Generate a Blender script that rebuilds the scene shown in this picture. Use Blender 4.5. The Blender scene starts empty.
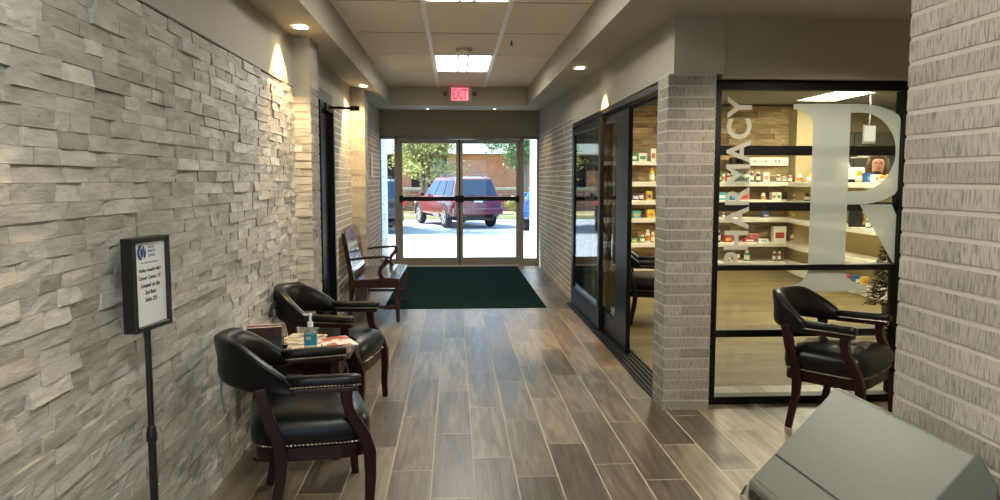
import bpy, bmesh, math, random
from mathutils import Vector, Matrix
random.seed(7)
PI = math.pi
SC = bpy.context.scene
COL = SC.collection

# ------------------------------------------------------------------ camera, world, sun, exposure
cam_d = bpy.data.cameras.new('camera'); cam = bpy.data.objects.new('camera', cam_d); COL.objects.link(cam)
F, CX, CY, VP, H = 770., 500., 250., (455., 180.), 1.43
fw = Vector(((VP[0] - CX) / F, (CY - VP[1]) / F, -1)).normalized()
up = Vector((0, -fw.z, fw.y)).normalized()
rt = fw.cross(up)
cam.matrix_world = Matrix.Translation((0, 0, H)) @ Matrix((rt, fw, up)).to_4x4()
cam_d.sensor_width = 36; cam_d.lens = F / 1000 * 36; cam_d.clip_start = 0.05; cam_d.clip_end = 400
SC.camera = cam
SC.view_settings.view_transform = 'Standard'; SC.view_settings.look = 'None'
SC.view_settings.gamma = 1; SC.view_settings.use_curve_mapping = False
SC.view_settings.exposure = 1.15
W = bpy.data.worlds.new('world'); SC.world = W; W.use_nodes = True
wn = W.node_tree.nodes; wl = W.node_tree.links
bg = wn['Background']
sky = wn.new('ShaderNodeTexSky'); sky.sky_type = 'HOSEK_WILKIE'; sky.turbidity = 3.0
sky.sun_direction = Vector((-0.62, 0.22, 0.75)).normalized(); sky.ground_albedo = 0.4
mixw = wn.new('ShaderNodeMixRGB'); mixw.inputs[0].default_value = 0.45
mixw.inputs[2].default_value = (0.42, 0.70, 1.0, 1)
wl.new(sky.outputs[0], mixw.inputs[1]); wl.new(mixw.outputs[0], bg.inputs[0])
bg.inputs[1].default_value = 2.5
sun_d = bpy.data.lights.new('sun', 'SUN'); sun_d.energy = 9.0; sun_d.angle = 0.01; sun_d.color = (1, 1, .99)
sun = bpy.data.objects.new('sun', sun_d); COL.objects.link(sun)
sun.rotation_euler = Vector((0.62, -0.22, -0.75)).to_track_quat('-Z', 'Y').to_euler()
TROFFER, CAN, PHARM = 9.5, 30.0, 14.0

# ------------------------------------------------------------------ materials
MATS = {}
def nt(name):
    m = bpy.data.materials.new(name); m.use_nodes = True
    t = m.node_tree; b = t.nodes['Principled BSDF']
    return m, t, b
def c4(c): return (c[0], c[1], c[2], 1)
def mat(name, col, rough=0.5, metal=0.0, noise=0, amt=0.15, bump=0, coat=0, spec=0.5, stretch=(1, 1, 1), emit=0, ecol=None):
    if name in MATS: return MATS[name]
    m, t, b = nt(name)
    b.inputs['Base Color'].default_value = c4(col); b.inputs['Roughness'].default_value = rough
    b.inputs['Metallic'].default_value = metal; b.inputs['Coat Weight'].default_value = coat
    b.inputs['Specular IOR Level'].default_value = spec
    if emit:
        b.inputs['Emission Color'].default_value = c4(ecol or col); b.inputs['Emission Strength'].default_value = emit
    if noise:
        tc = t.nodes.new('ShaderNodeTexCoord'); mp = t.nodes.new('ShaderNodeMapping'); mp.inputs['Scale'].default_value = stretch
        n = t.nodes.new('ShaderNodeTexNoise'); n.inputs['Scale'].default_value = noise; n.inputs['Detail'].default_value = 5
        t.links.new(tc.outputs['Object'], mp.inputs[0]); t.links.new(mp.outputs[0], n.inputs[0])
        r = t.nodes.new('ShaderNodeMapRange'); r.inputs[1].default_value = 0.25; r.inputs[2].default_value = 0.75
        r.inputs[3].default_value = 1 - amt; r.inputs[4].default_value = 1 + amt
        t.links.new(n.outputs[0], r.inputs[0])
        mx = t.nodes.new('ShaderNodeVectorMath'); mx.operation = 'SCALE'; mx.inputs[0].default_value = col[:3]
        t.links.new(r.outputs[0], mx.inputs['Scale']); t.links.new(mx.outputs[0], b.inputs['Base Color'])
        if bump:
            bp = t.nodes.new('ShaderNodeBump'); bp.inputs['Strength'].default_value = bump; bp.inputs['Distance'].default_value = 0.01
            t.links.new(n.outputs[0], bp.inputs['Height']); t.links.new(bp.outputs[0], b.inputs['Normal'])
    MATS[name] = m
    return m
def block_mat(name, scale, stretch, amt, bump, rough=0.85, dist=0.004, low=0.3, high=0.7):
    """stone/brick faces: a tint per block from the 'tint' attribute, broken up by noise along the block's own u,v"""
    m, t, b = nt(name); L = t.links.new
    a = t.nodes.new('ShaderNodeAttribute'); a.attribute_name = 'tint'
    uv = t.nodes.new('ShaderNodeUVMap'); uv.uv_map = 'uv'
    mp = t.nodes.new('ShaderNodeMapping'); mp.inputs['Scale'].default_value = stretch
    n = t.nodes.new('ShaderNodeTexNoise'); n.inputs['Scale'].default_value = scale; n.inputs['Detail'].default_value = 6; n.inputs['Roughness'].default_value = 0.65
    L(uv.outputs[0], mp.inputs[0]); L(mp.outputs[0], n.inputs[0])
    r = t.nodes.new('ShaderNodeMapRange'); r.inputs[1].default_value = low; r.inputs[2].default_value = high
    r.inputs[3].default_value = 1 - amt; r.inputs[4].default_value = 1 + amt * 0.6
    L(n.outputs[0], r.inputs[0])
    mx = t.nodes.new('ShaderNodeVectorMath'); mx.operation = 'SCALE'
    L(a.outputs['Color'], mx.inputs[0]); L(r.outputs[0], mx.inputs['Scale']); L(mx.outputs[0], b.inputs['Base Color'])
    bp = t.nodes.new('ShaderNodeBump'); bp.inputs['Strength'].default_value = bump; bp.inputs['Distance'].default_value = dist
    L(n.outputs[0], bp.inputs['Height']); L(bp.outputs[0], b.inputs['Normal'])
    b.inputs['Roughness'].default_value = rough
    MATS[name] = m; return m
def plank_mat(name, width, length, off, axis, ramp, grout, rough, gw=0.0035, joint0=0.0, coatbump=0.15, grain=1.0):
    m, t, b = nt(name); L = t.links.new; N = t.nodes.new
    tc = N('ShaderNodeTexCoord'); sp = N('ShaderNodeSeparateXYZ'); L(tc.outputs['Object'], sp.inputs[0])
    U, V = (sp.outputs[1], sp.outputs[0]) if axis == 'Y' else (sp.outputs[0], sp.outputs[1])
    def M(op, a, bb=None, c=None):
        n = N('ShaderNodeMath'); n.operation = op
        for i, v in enumerate((a, bb, c)):
            if v is None: continue
            if isinstance(v, (int, float)): n.inputs[i].default_value = v
            else: L(v, n.inputs[i])
        return n.outputs[0]
    vv = M('DIVIDE', M('SUBTRACT', V, off), width)
    row = M('FLOOR', vv); vf = M('SUBTRACT', vv, row)
    wnz = N('ShaderNodeTexWhiteNoise'); wnz.noise_dimensions = '1D'; L(row, wnz.inputs['W'])
    stag = M('ADD', M('MULTIPLY', row, 0.37), M('MULTIPLY', wnz.outputs[0], 0.16))
    uu = M('ADD', M('DIVIDE', M('SUBTRACT', U, joint0), length), stag)
    cell = M('FLOOR', uu); uf = M('SUBTRACT', uu, cell)
    dv = M('MULTIPLY', M('MINIMUM', vf, M('SUBTRACT', 1.0, vf)), width)
    du = M('MULTIPLY', M('MINIMUM', uf, M('SUBTRACT', 1.0, uf)), length)
    dist = M('MINIMUM', dv, du)
    g = N('ShaderNodeMapRange'); g.inputs[1].default_value = gw * 0.35; g.inputs[2].default_value = gw * 0.75
    L(dist, g.inputs[0])
    cid = N('ShaderNodeCombineXYZ'); L(row, cid.inputs[0]); L(cell, cid.inputs[1])
    wc = N('ShaderNodeTexWhiteNoise'); wc.noise_dimensions = '3D'; L(cid.outputs[0], wc.inputs['Vector'])
    gv = N('ShaderNodeCombineXYZ'); L(M('ADD', M('MULTIPLY', U, 1.1), M('MULTIPLY', wc.outputs[0], 37.0)), gv.inputs[0]); L(M('MULTIPLY', V, 13.0), gv.inputs[1]); L(M('MULTIPLY', wc.outputs[0], 9.0), gv.inputs[2])
    n1 = N('ShaderNodeTexNoise'); n1.inputs['Scale'].default_value = 1.5; n1.inputs['Detail'].default_value = 7; n1.inputs['Roughness'].default_value = 0.62; n1.inputs['Distortion'].default_value = 0.9
    L(gv.outputs[0], n1.inputs[0])
    gf = N('ShaderNodeVectorMath'); gf.operation = 'MULTIPLY'; gf.inputs[1].default_value = (2.6, 7.0, 1); L(gv.outputs[0], gf.inputs[0])
    n2 = N('ShaderNodeTexNoise'); n2.inputs['Scale'].default_value = 2.0; n2.inputs['Detail'].default_value = 4; L(gf.outputs[0], n2.inputs[0])
    v = M('ADD', M('MULTIPLY', M('SUBTRACT', n1.outputs[0], 0.5), 1.25 * grain), M('MULTIPLY', M('SUBTRACT', wc.outputs[0], 0.5), 0.55))
    v = M('ADD', M('ADD', v, M('MULTIPLY', M('SUBTRACT', n2.outputs[0], 0.5), 0.45 * grain)), 0.5)
    cr = N('ShaderNodeValToRGB'); L(v, cr.inputs[0])
    els = cr.color_ramp.elements
    els[0].position = 0.05; els[0].color = c4(ramp[0]); els[1].position = 0.95; els[1].color = c4(ramp[2])
    e = els.new(0.5); e.color = c4(ramp[1])
    mx = N('ShaderNodeMixRGB'); mx.inputs[1].default_value = c4(grout); L(g.outputs[0], mx.inputs[0]); L(cr.outputs[0], mx.inputs[2])
    L(mx.outputs[0], b.inputs['Base Color'])
    rr = M('ADD', M('MULTIPLY', n2.outputs[0], 0.16), rough); 
    rg = N('ShaderNodeMixRGB'); rg.inputs[1].default_value = (.8, .8, .8, 1); L(g.outputs[0], rg.inputs[0]); L(rr, rg.inputs[2]); L(rg.outputs[0], b.inputs['Roughness'])
    hgt = M('ADD', M('MULTIPLY', g.outputs[0], 1.0), M('MULTIPLY', n1.outputs[0], 0.5))
    bp = N('ShaderNodeBump'); bp.inputs['Strength'].default_value = coatbump; bp.inputs['Distance'].default_value = 0.004
    L(hgt, bp.inputs['Height']); L(bp.outputs[0], b.inputs['Normal'])
    b.inputs['Specular IOR Level'].default_value = .8 if axis == 'Y' else .4
    MATS[name] = m; return m
def glass(name, tint=(1, 1, 1), fac=1.0):
    m = bpy.data.materials.new(name); m.use_nodes = True; t = m.node_tree; t.nodes.clear()
    o = t.nodes.new('ShaderNodeOutputMaterial'); tr = t.nodes.new('ShaderNodeBsdfTransparent'); gl = t.nodes.new('ShaderNodeBsdfGlossy')
    tr.inputs[0].default_value = c4(tint); gl.inputs['Roughness'].default_value = 0.0
    fr = t.nodes.new('ShaderNodeFresnel'); fr.inputs[0].default_value = 1.45
    mu = t.nodes.new('ShaderNodeMath'); mu.operation = 'MULTIPLY'; mu.inputs[1].default_value = fac
    mx = t.nodes.new('ShaderNodeMixShader'); L = t.links.new
    L(fr.outputs[0], mu.inputs[0]); L(mu.outputs[0], mx.inputs[0]); L(tr.outputs[0], mx.inputs[1]); L(gl.outputs[0], mx.inputs[2]); L(mx.outputs[0], o.inputs[0])
    MATS[name] = m; return m
def frosted(name, col, opac):
    m = bpy.data.materials.new(name); m.use_nodes = True; t = m.node_tree; t.nodes.clear(); L = t.links.new
    o = t.nodes.new('ShaderNodeOutputMaterial'); tr = t.nodes.new('ShaderNodeBsdfTransparent')
    df = t.nodes.new('ShaderNodeBsdfDiffuse'); tl = t.nodes.new('ShaderNodeBsdfTranslucent')
    df.inputs[0].default_value = c4(col); tl.inputs[0].default_value = c4(col)
    m1 = t.nodes.new('ShaderNodeMixShader'); m1.inputs[0].default_value = 0.3; L(df.outputs[0], m1.inputs[1]); L(tl.outputs[0], m1.inputs[2])
    m2 = t.nodes.new('ShaderNodeMixShader'); m2.inputs[0].default_value = opac; L(tr.outputs[0], m2.inputs[1]); L(m1.outputs[0], m2.inputs[2]); L(m2.outputs[0], o.inputs[0])
    MATS[name] = m; return m
def emitter(name, col, s):
    m = bpy.data.materials.new(name); m.use_nodes = True; t = m.node_tree; t.nodes.clear()
    o = t.nodes.new('ShaderNodeOutputMaterial'); e = t.nodes.new('ShaderNodeEmission'); e.inputs[0].default_value = c4(col); e.inputs[1].default_value = s
    t.links.new(e.outputs[0], o.inputs[0]); MATS[name] = m; return m

PAINT = mat('taupe_paint', (.39, .37, .305), .75, noise=60, amt=.04, bump=.05)
PAINT_D = mat('dark_taupe_paint', (.40, .37, .285), .75, noise=60, amt=.04, bump=.05)
CEIL = mat('ceiling_tile', (.84, .785, .66), .9, noise=90, amt=.08, bump=.25)
TBAR = mat('white_grid_metal', (.90, .88, .82), .5)
STONE = block_mat('ledger_stone', 5.5, (1, 3.2, 1), .30, .9, .8, .012)
BRICK = block_mat('scored_brick', 9.0, (17, 2.2, 1), .36, .9, .88, .005, .38, .52)
BRICKF = block_mat('rustic_stone', 4.0, (1, 6.0, 1), .55, .6, .85)
MORTAR = mat('mortar', (.47, .44, .38), .95, noise=200, amt=.1)
MORTAR_L = mat('pale_mortar', (.80, .78, .72), .95, noise=200, amt=.08)
STONEBACK = mat('stone_backing', (.20, .185, .16), .95)  # one even dark tone behind the stone courses
BROWNBACK = mat('rustic_backing', (.06, .045, .03), .95)
FLOORM = plank_mat('wood_look_tile', .2032, .885, .085, 'Y', ((.050, .037, .024), (.128, .100, .069), (.27, .222, .158)), (.40, .35, .27), .26, .006, 3.95, grain=1.35)
VINYL = plank_mat('honey_vinyl_plank', .15, .9, .0, 'X', ((.075, .050, .014), (.125, .088, .027), (.18, .133, .046)), (.13, .09, .04), .55, .002)
MATM = mat('green_black_carpet', (.0045, .019, .0175), .95, noise=260, amt=.6, bump=.8, spec=.03)
BLACKM = mat('black_anodised', (.004, .004, .004), .42, spec=.2)
BLACKP = mat('black_plastic', (.012, .012, .013), .35)
BRONZE = mat('grey_bronze_metal', (.27, .25, .21), .42, .55)
ALU = mat('brushed_aluminium', (.55, .54, .5), .35, .9)
LEATHER = mat('black_leather', (.004, .004, .0045), .33, noise=140, amt=.2, bump=.06, spec=.32)
MAHOG = mat('dark_mahogany', (.020, .0045, .004), .3, noise=12, amt=.5, stretch=(1, 1, .15), spec=.3, coat=.1)
MAHOGB = mat('mahogany_bench', (.045, .013, .010), .22, noise=10, amt=.5, stretch=(1, .15, 1), coat=.5)
NAIL = mat('antique_nickel', (.35, .32, .27), .3, 1)
GLASS = glass('clear_glass', (.96, .98, .96), .9)
GLASSD = glass('door_glass', (.97, .985, .98), .55)
GLASST = glass('table_glass', (.9, .96, .95), 1.6)
WHITE = mat('white_laminate', (.80, .77, .66), .45)
WHITEP = mat('white_plastic', (.82, .82, .80), .4)
PAPER = mat('white_paper', (.80, .81, .83), .8)
INK = mat('dark_ink', (.03, .03, .04), .8)
BLUEINK = mat('navy_ink', (.012, .055, .19), .7)
FROST = frosted('frosted_vinyl', (.55, .61, .58), .68)
FROSTL = frosted('frosted_lettering', (.66, .67, .60), .86)
LITE = emitter('troffer_light', (1, .965, .86), TROFFER)
LITEP = emitter('pharmacy_light', (1, .90, .66), PHARM)
LITEC = emitter('can_lamp', (1, .85, .6), 14)

# ------------------------------------------------------------------ mesh helpers
def obj(name, bm, m, parent=None, bevel=0, smooth=False, seg=2, auto=None):
    me = bpy.data.meshes.new(name); bm.normal_update(); bm.to_mesh(me); bm.free()
    for x in (m if isinstance(m, (list, tuple)) else [m]): me.materials.append(x)
    o = bpy.data.objects.new(name, me); COL.objects.link(o)
    if parent is not None: o.parent = parent
    if smooth:
        for p in me.polygons: p.use_smooth = True
        if auto:
            try: me.set_sharp_from_angle(angle=auto)
            except Exception: pass
    if bevel:
        b = o.modifiers.new('bevel', 'BEVEL'); b.width = bevel; b.segments = seg; b.limit_method = 'ANGLE'; b.angle_limit = .6
    return o
def tag(o, label=None, cat=None, group=None, kind=None):
    if label: o['label'] = label
    if cat: o['category'] = cat
    if group: o['group'] = group
    if kind: o['kind'] = kind
    return o
def thing(name, label, cat, loc=(0, 0, 0), rz=0, group=None):
    o = bpy.data.objects.new(name, None); COL.objects.link(o); o.empty_display_size = .1
    o.location = loc; o.rotation_euler = (0, 0, rz)
    return tag(o, label, cat, group)
def struct(o): o['kind'] = 'structure'; return o
def sroot(name, loc=(0, 0, 0), rz=0):
    o = bpy.data.objects.new(name, None); COL.objects.link(o); o.location = loc; o.rotation_euler = (0, 0, rz); return struct(o)
def B(): return bmesh.new()
def bx(bm, x0, x1, y0, y1, z0, z1, mi=0):
    v = [bm.verts.new((x, y, z)) for x in (x0, x1) for y in (y0, y1) for z in (z0, z1)]
    for f in ((0, 1, 3, 2), (4, 6, 7, 5), (0, 4, 5, 1), (2, 3, 7, 6), (0, 2, 6, 4), (1, 5, 7, 3)):
        bm.faces.new([v[i] for i in f]).material_index = mi
    return bm
def quad(bm, *p, mi=0):
    f = bm.faces.new([bm.verts.new(q) for q in p]); f.material_index = mi; return bm
def tube(bm, pts, rad, seg=10, mi=0, flat=None):
    """round bar along pts; rad one number or one per point; flat=(rx,ry) scale in frame"""
    pts = [Vector(p) for p in pts]; n = len(pts)
    rad = [rad] * n if isinstance(rad, (int, float)) else rad
    rings = []; prev = None
    for i, p in enumerate(pts):
        d = (pts[min(i + 1, n - 1)] - pts[max(i - 1, 0)]).normalized()
        if prev is None:
            a = Vector((0, 0, 1)) if abs(d.z) < .9 else Vector((1, 0, 0)); u = d.cross(a).normalized()
        else:
            u = (prev - d * prev.dot(d)).normalized()
        prev = u; w = d.cross(u)
        fx, fy = flat or (1, 1)
        rings.append([bm.verts.new(p + u * math.cos(k * 2 * PI / seg) * rad[i] * fx + w * math.sin(k * 2 * PI / seg) * rad[i] * fy) for k in range(seg)])
    for a, b in zip(rings, rings[1:]):
        for k in range(seg):
            bm.faces.new((a[k], a[(k + 1) % seg], b[(k + 1) % seg], b[k])).material_index = mi
    for r, s in ((rings[0], -1), (rings[-1], 1)):
        bm.faces.new(r if s > 0 else r[::-1]).material_index = mi
    return bm
def sqbar(bm, pts, ws, mi=0, up=None):
    """square-section bar along pts in a vertical plane; ws=(w,t) per point"""
    pts = [Vector(p) for p in pts]; n = len(pts); rings = []
    side = Vector(up) if up else None
    for i, p in enumerate(pts):
        d = (pts[min(i + 1, n - 1)] - pts[max(i - 1, 0)]).normalized()
        s = side - d * side.dot(d); s.normalize(); t = d.cross(s)
        w, h = ws[i] if isinstance(ws, list) else ws
        rings.append([bm.verts.new(p + s * a * w / 2 + t * b * h / 2) for a, b in ((-1, -1), (1, -1), (1, 1), (-1, 1))])
    for a, b in zip(rings, rings[1:]):
        for k in range(4): bm.faces.new((a[k], a[(k + 1) % 4], b[(k + 1) % 4], b[k])).material_index = mi
    bm.faces.new(rings[0][::-1]).material_index = mi; bm.faces.new(rings[-1]).material_index = mi
    return bm
def beads(bm, path, r, pitch):
    """a row of nail heads as one strand: a tube that swells at every head"""
    d = [0]
    for a, b in zip(path, path[1:]): d.append(d[-1] + (b - a).length)
    pts, rad = [], []; i = 0; s = 0; k = 0
    while s < d[-1]:
        while d[i + 1] < s: i += 1
        f = (s - d[i]) / max(1e-9, d[i + 1] - d[i]); pts.append(path[i].lerp(path[i + 1], f)); rad.append((.0012, r * .8, r, r * .8)[k % 4]); k += 1; s += pitch / 4
    return tube(bm, pts, rad, 6)
def lathe(bm, prof, seg=20, c=(0, 0, 0), mi=0):
    rings = []
    for r, z in prof:
        rings.append([bm.verts.new((c[0] + r * math.cos(k * 2 * PI / seg), c[1] + r * math.sin(k * 2 * PI / seg), c[2] + z)) for k in range(seg)])
    for a, b in zip(rings, rings[1:]):
        for k in range(seg): bm.faces.new((a[k], a[(k + 1) % seg], b[(k + 1) % seg], b[k])).material_index = mi
    bm.faces.new(rings[0][::-1]).material_index = mi; bm.faces.new(rings[-1]).material_index = mi
    return bm
def prism(bm, poly, fn, d0, d1, mi=0):
    """poly of (a,b), fn(a,b,d)->xyz, extruded between depths d0 and d1"""
    a = [bm.verts.new(fn(p[0], p[1], d0)) for p in poly]; b = [bm.verts.new(fn(p[0], p[1], d1)) for p in poly]; n = len(poly)
    bm.faces.new(a[::-1]).material_index = mi; bm.faces.new(b).material_index = mi
    for i in range(n): bm.faces.new((a[i], a[(i + 1) % n], b[(i + 1) % n], b[i])).material_index = mi
    return bm
def sphere(bm, c, r, u=10, v=6, mi=0):
    if isinstance(r, (int, float)): r = (r, r, r)
    prof = []
    rings = []
    for j in range(1, v):
        th = PI * j / v
        rings.append([bm.verts.new((c[0] + r[0] * math.sin(th) * math.cos(2 * PI * k / u), c[1] + r[1] * math.sin(th) * math.sin(2 * PI * k / u), c[2] + r[2] * math.cos(th))) for k in range(u)])
    t = bm.verts.new((c[0], c[1], c[2] + r[2])); bt = bm.verts.new((c[0], c[1], c[2] - r[2]))
    for k in range(u):
        bm.faces.new((t, rings[0][k], rings[0][(k + 1) % u])).material_index = mi
        bm.faces.new((bt, rings[-1][(k + 1) % u], rings[-1][k])).material_index = mi
    for a, b in zip(rings, rings[1:]):
        for k in range(u): bm.faces.new((a[k], b[k], b[(k + 1) % u], a[(k + 1) % u])).material_index = mi
    return bm
def blocks(bm, fn, u0, u1, z0, z1, rows, length, gap, depth, tints, jitter=0, nx=1, nz=1, bond=True, ztop=None, rnd=random, hgap=None):
    hg = gap if hgap is None else hgap
    """courses of blocks on a wall; fn(u,z,d)->xyz; a 'tint' per block and uv in metres per corner"""
    uvl = bm.loops.layers.uv.get('uv') or bm.loops.layers.uv.new('uv')
    cl = bm.loops.layers.float_color.get('tint') or bm.loops.layers.float_color.new('tint')
    z = z0; ri = 0
    while z < z1 - .008:
        h = rows if not isinstance(rows, tuple) else rnd.uniform(*rows)
        zt = min(z + h, z1)
        if bond: u = u0 - (length + hg) * (.5 if ri % 2 else 0)
        else: u = u0 - rnd.uniform(0, .2)
        while u < u1 - .004:
            l = length if not isinstance(length, tuple) else rnd.uniform(*length)
            a, b = max(u, u0), min(u + l, u1); u += l + hg
            if b - a < .012: continue
            base = rnd.choice(tints); k = rnd.uniform(.86, 1.12); tint = (base[0] * k, base[1] * k, base[2] * k, 1)
            d = depth if not isinstance(depth, tuple) else rnd.uniform(*depth)
            ga, gt = gap / 2, gap / 2
            tx, tz = rnd.uniform(-jitter, jitter), rnd.uniform(-jitter, jitter)
            grid = []; uo, vo = rnd.uniform(0, 50), rnd.uniform(0, 50)
            for i in range(nx + 1):
                rowv = []
                for j in range(nz + 1):
                    uu = a + ga + (b - a - gap) * i / nx if False else a + (b - a) * i / nx
                    zz = z + (zt - z - gap) * j / nz
                    dd = d + tx * (2 * i / nx - 1) + tz * (2 * j / nz - 1) + rnd.uniform(-jitter, jitter) * .7
                    dd = max(dd, .002)
                    rowv.append((bm.verts.new(fn(uu, zz, dd)), (uu + uo, zz + vo)))
                grid.append(rowv)
            def face(vs, mi=0):
                f = bm.faces.new([x[0] for x in vs]); f.material_index = mi
                for lp, x in zip(f.loops, vs):
                    lp[uvl].uv = x[1]; lp[cl] = tint
            for i in range(nx):
                for j in range(nz):
                    face((grid[i][j], grid[i + 1][j], grid[i + 1][j + 1], grid[i][j + 1]))
            def back(x, uu, zz): return (bm.verts.new(fn(uu, zz, -.002)), x[1])
            bot = [back(grid[i][0], a + (b - a) * i / nx, z) for i in range(nx + 1)]
            top = [back(grid[i][nz], a + (b - a) * i / nx, zt - gap) for i in range(nx + 1)]
            for i in range(nx):
                face((bot[i], bot[i + 1], grid[i + 1][0], grid[i][0])); face((grid[i][nz], grid[i + 1][nz], top[i + 1], top[i]))
            for i, s in ((0, 1), (nx, -1)):
                lf = [back(grid[i][j], a if s > 0 else b, z + (zt - z - gap) * j / nz) for j in range(nz + 1)]
                for j in range(nz):
                    face((lf[j], grid[i][j], grid[i][j + 1], lf[j + 1]) if s > 0 else (grid[i][j], lf[j], lf[j + 1], grid[i][j + 1]))
        z += h; ri += 1
    return bm
def text_mesh(s, size, offset=0, extrude=.001, shear=0, spacing=1.0):
    cu = bpy.data.curves.new('txt', 'FONT'); cu.body = s; cu.size = size; cu.offset = offset; cu.extrude = extrude; cu.shear = shear
    cu.space_character = spacing; cu.align_x = 'LEFT'; cu.resolution_u = 3
    o = bpy.data.objects.new('txt', cu); COL.objects.link(o)
    dg = bpy.context.evaluated_depsgraph_get(); dg.update()
    me = bpy.data.meshes.new_from_object(o.evaluated_get(dg)); bpy.data.objects.remove(o)
    return me
def text_into(bm, s, size, M, fit=None, fitx=None, mi=0, **kw):
    me = text_mesh(s, size, **kw)
    xs = [v.co.x for v in me.vertices]; ys = [v.co.y for v in me.vertices]
    sx = fitx / (max(xs) - min(xs)) if fitx else 1; sy = fit / (max(ys) - min(ys)) if fit else 1
    me.transform(M @ Matrix.Diagonal((sx, sy, 1, 1)) @ Matrix.Translation((-min(xs), -min(ys), 0)))
    for p in me.polygons: p.material_index = mi
    bm.from_mesh(me); bpy.data.meshes.remove(me); return bm
def copy_thing(root, loc, rz, label, group=None):
    r = root.copy(); COL.objects.link(r); r.location = loc; r.rotation_euler = (0, 0, rz); r['label'] = label
    if group: r['group'] = group
    for ch in root.children:
        c = ch.copy(); COL.objects.link(c); c.parent = r
        for g in ch.children:
            d = g.copy(); COL.objects.link(d); d.parent = c
    return r

# ------------------------------------------------------------------ setting: shell
XL, XR = -1.13, 1.345          # corridor walls
YD = 12.85                     # entrance door plane
ZS, ZC = 2.40, 2.645           # soffit and tile ceiling
def xl(y): return XL if y < 5.5 else XL - .10 * (y - 5.5) / (YD - 5.5)
def xr(y): return XR + .05 * max(0, y - 5) / (YD - 5)
def zso(y): return ZS if y < 4.7 else ZS + .17 * (y - 4.7) / (YD - 4.7)   # outer soffit edge rises toward the door
bm = B(); bx(bm, -1.35, 1.45, -4, 13.0, -.05, 0); bx(bm, 1.45, 3.6, -4, 5.15, -.05, 0)
struct(obj('floor', bm, FLOORM))
bm = B(); bx(bm, 1.451, 8.6, 5.151, 13.2, -.05, 0); struct(obj('floor_pharmacy', bm, VINYL))
# left wall: split-face ledger stone up to 2.07, painted above
STONES = [(.50, .49, .445), (.46, .45, .405), (.56, .55, .505), (.42, .405, .36), (.53, .52, .48), (.48, .455, .405)]
bm = B()
blocks(bm, lambda u, z, d: (XL + d, u, z), -1.2, 5.50, 0, 2.065, (.044, .055), (.09, .28), .0012, (.006, .019), STONES, .0034, 3, 2, bond=False)
bx(bm, XL - .2, XL, -4, 5.6, 0, 2.07, 1); struct(obj('wall_left', bm, [STONE, STONEBACK]))
bm = B(); bx(bm, XL - .2, XL + .008, -4, 5.6, 2.07, 2.75); struct(obj('wall_left_upper', bm, PAINT))
bm = B(); bx(bm, XL - .0, XL + .016, -4, 5.5, 2.066, 2.072); struct(obj('trim_1', bm, mat('dark_bead', (.1, .09, .07), .5)))
# pilasters
def pilaster(n, y0, y1, w, ztop, front, zc):
    bm = B(); x0 = xl(y0); x1 = x0 + w
    blocks(bm, lambda u, z, d: (u, y0 - d, z), x0, x1, 0, ztop, .056 if front == 's' else .0677, (.10, .3) if front == 's' else .203, .004, (.004, .012), STONES if front == 's' else BRICKS, .002, 2, 1, bond=front != 's')
    blocks(bm, lambda u, z, d: (x1 + d, u, z), y0, y1, 0, ztop, .0677, .203, .009, .006, BRICKS)
    blocks(bm, lambda u, z, d: (u, y1 + d, z), x0, x1, 0, ztop, .0677, .203, .009, .006, BRICKS)
    bx(bm, x0 - .1, x1, y0, y1, 0, ztop, 1)
    struct(obj('wall_pilaster_' + n, bm, [STONE if front == 's' else BRICK, MORTAR]))
    bm = B(); bx(bm, x0 - .1, x1 + .006, y0 - .006, y1 + .006, ztop, zc); struct(obj('wall_pilaster_cap_' + n, bm, PAINT))
BRICKS = [(.35, .33, .285), (.38, .36, .315), (.32, .30, .26), (.40, .38, .33), (.34, .325, .285)]
pilaster('near', 5.50, 5.80, .125, 2.075, 's', 2.55)
pilaster('far', 8.85, 9.15, .155, 2.17, 'b', 2.62)
# left wall beyond the pilaster: brick with paint above, black door between
bm = B(); YA, YB = 5.6, YD
def fl(u, z, d): return (xl(u) + d, u, z)
blocks(bm, fl, YA, 6.55, 0, 2.09, .0677, .203, .012, .0025, BRICKS); blocks(bm, fl, 7.30, YB, 0, 2.15, .0677, .203, .012, .0025, BRICKS)
for (a, b) in ((5.6, 6.55), (7.30, YD)):
    prism(bm, [(xl(a), a), (xl(b), b), (xl(b) - .15, b), (xl(a) - .15, a)], lambda p, q, d: (p, q, d), 0, 2.15 if a > 7 else 2.09, 1)
struct(obj('wall_left_brick', bm, [BRICK, MORTAR_L]))
bm = B()
prism(bm, [(xl(5.6) + .004, 5.6), (xl(6.55) + .004, 6.55), (xl(6.55) - .15, 6.55), (xl(5.6) - .15, 5.6)], lambda p, q, d: (p, q, d), 2.09, 2.7)
prism(bm, [(xl(6.55) + .004, 6.55), (xl(7.3) + .004, 7.3), (xl(7.3) - .15, 7.3), (xl(6.55) - .15, 6.55)], lambda p, q, d: (p, q, d), 2.10, 2.7)
prism(bm, [(xl(7.3) + .004, 7.3), (xl(YD) + .004, YD), (xl(YD) - .15, YD), (xl(7.3) - .15, 7.3)], lambda p, q, d: (p, q, d), 2.15, 2.75)
struct(obj('wall_left_brick_upper', bm, PAINT))
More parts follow.
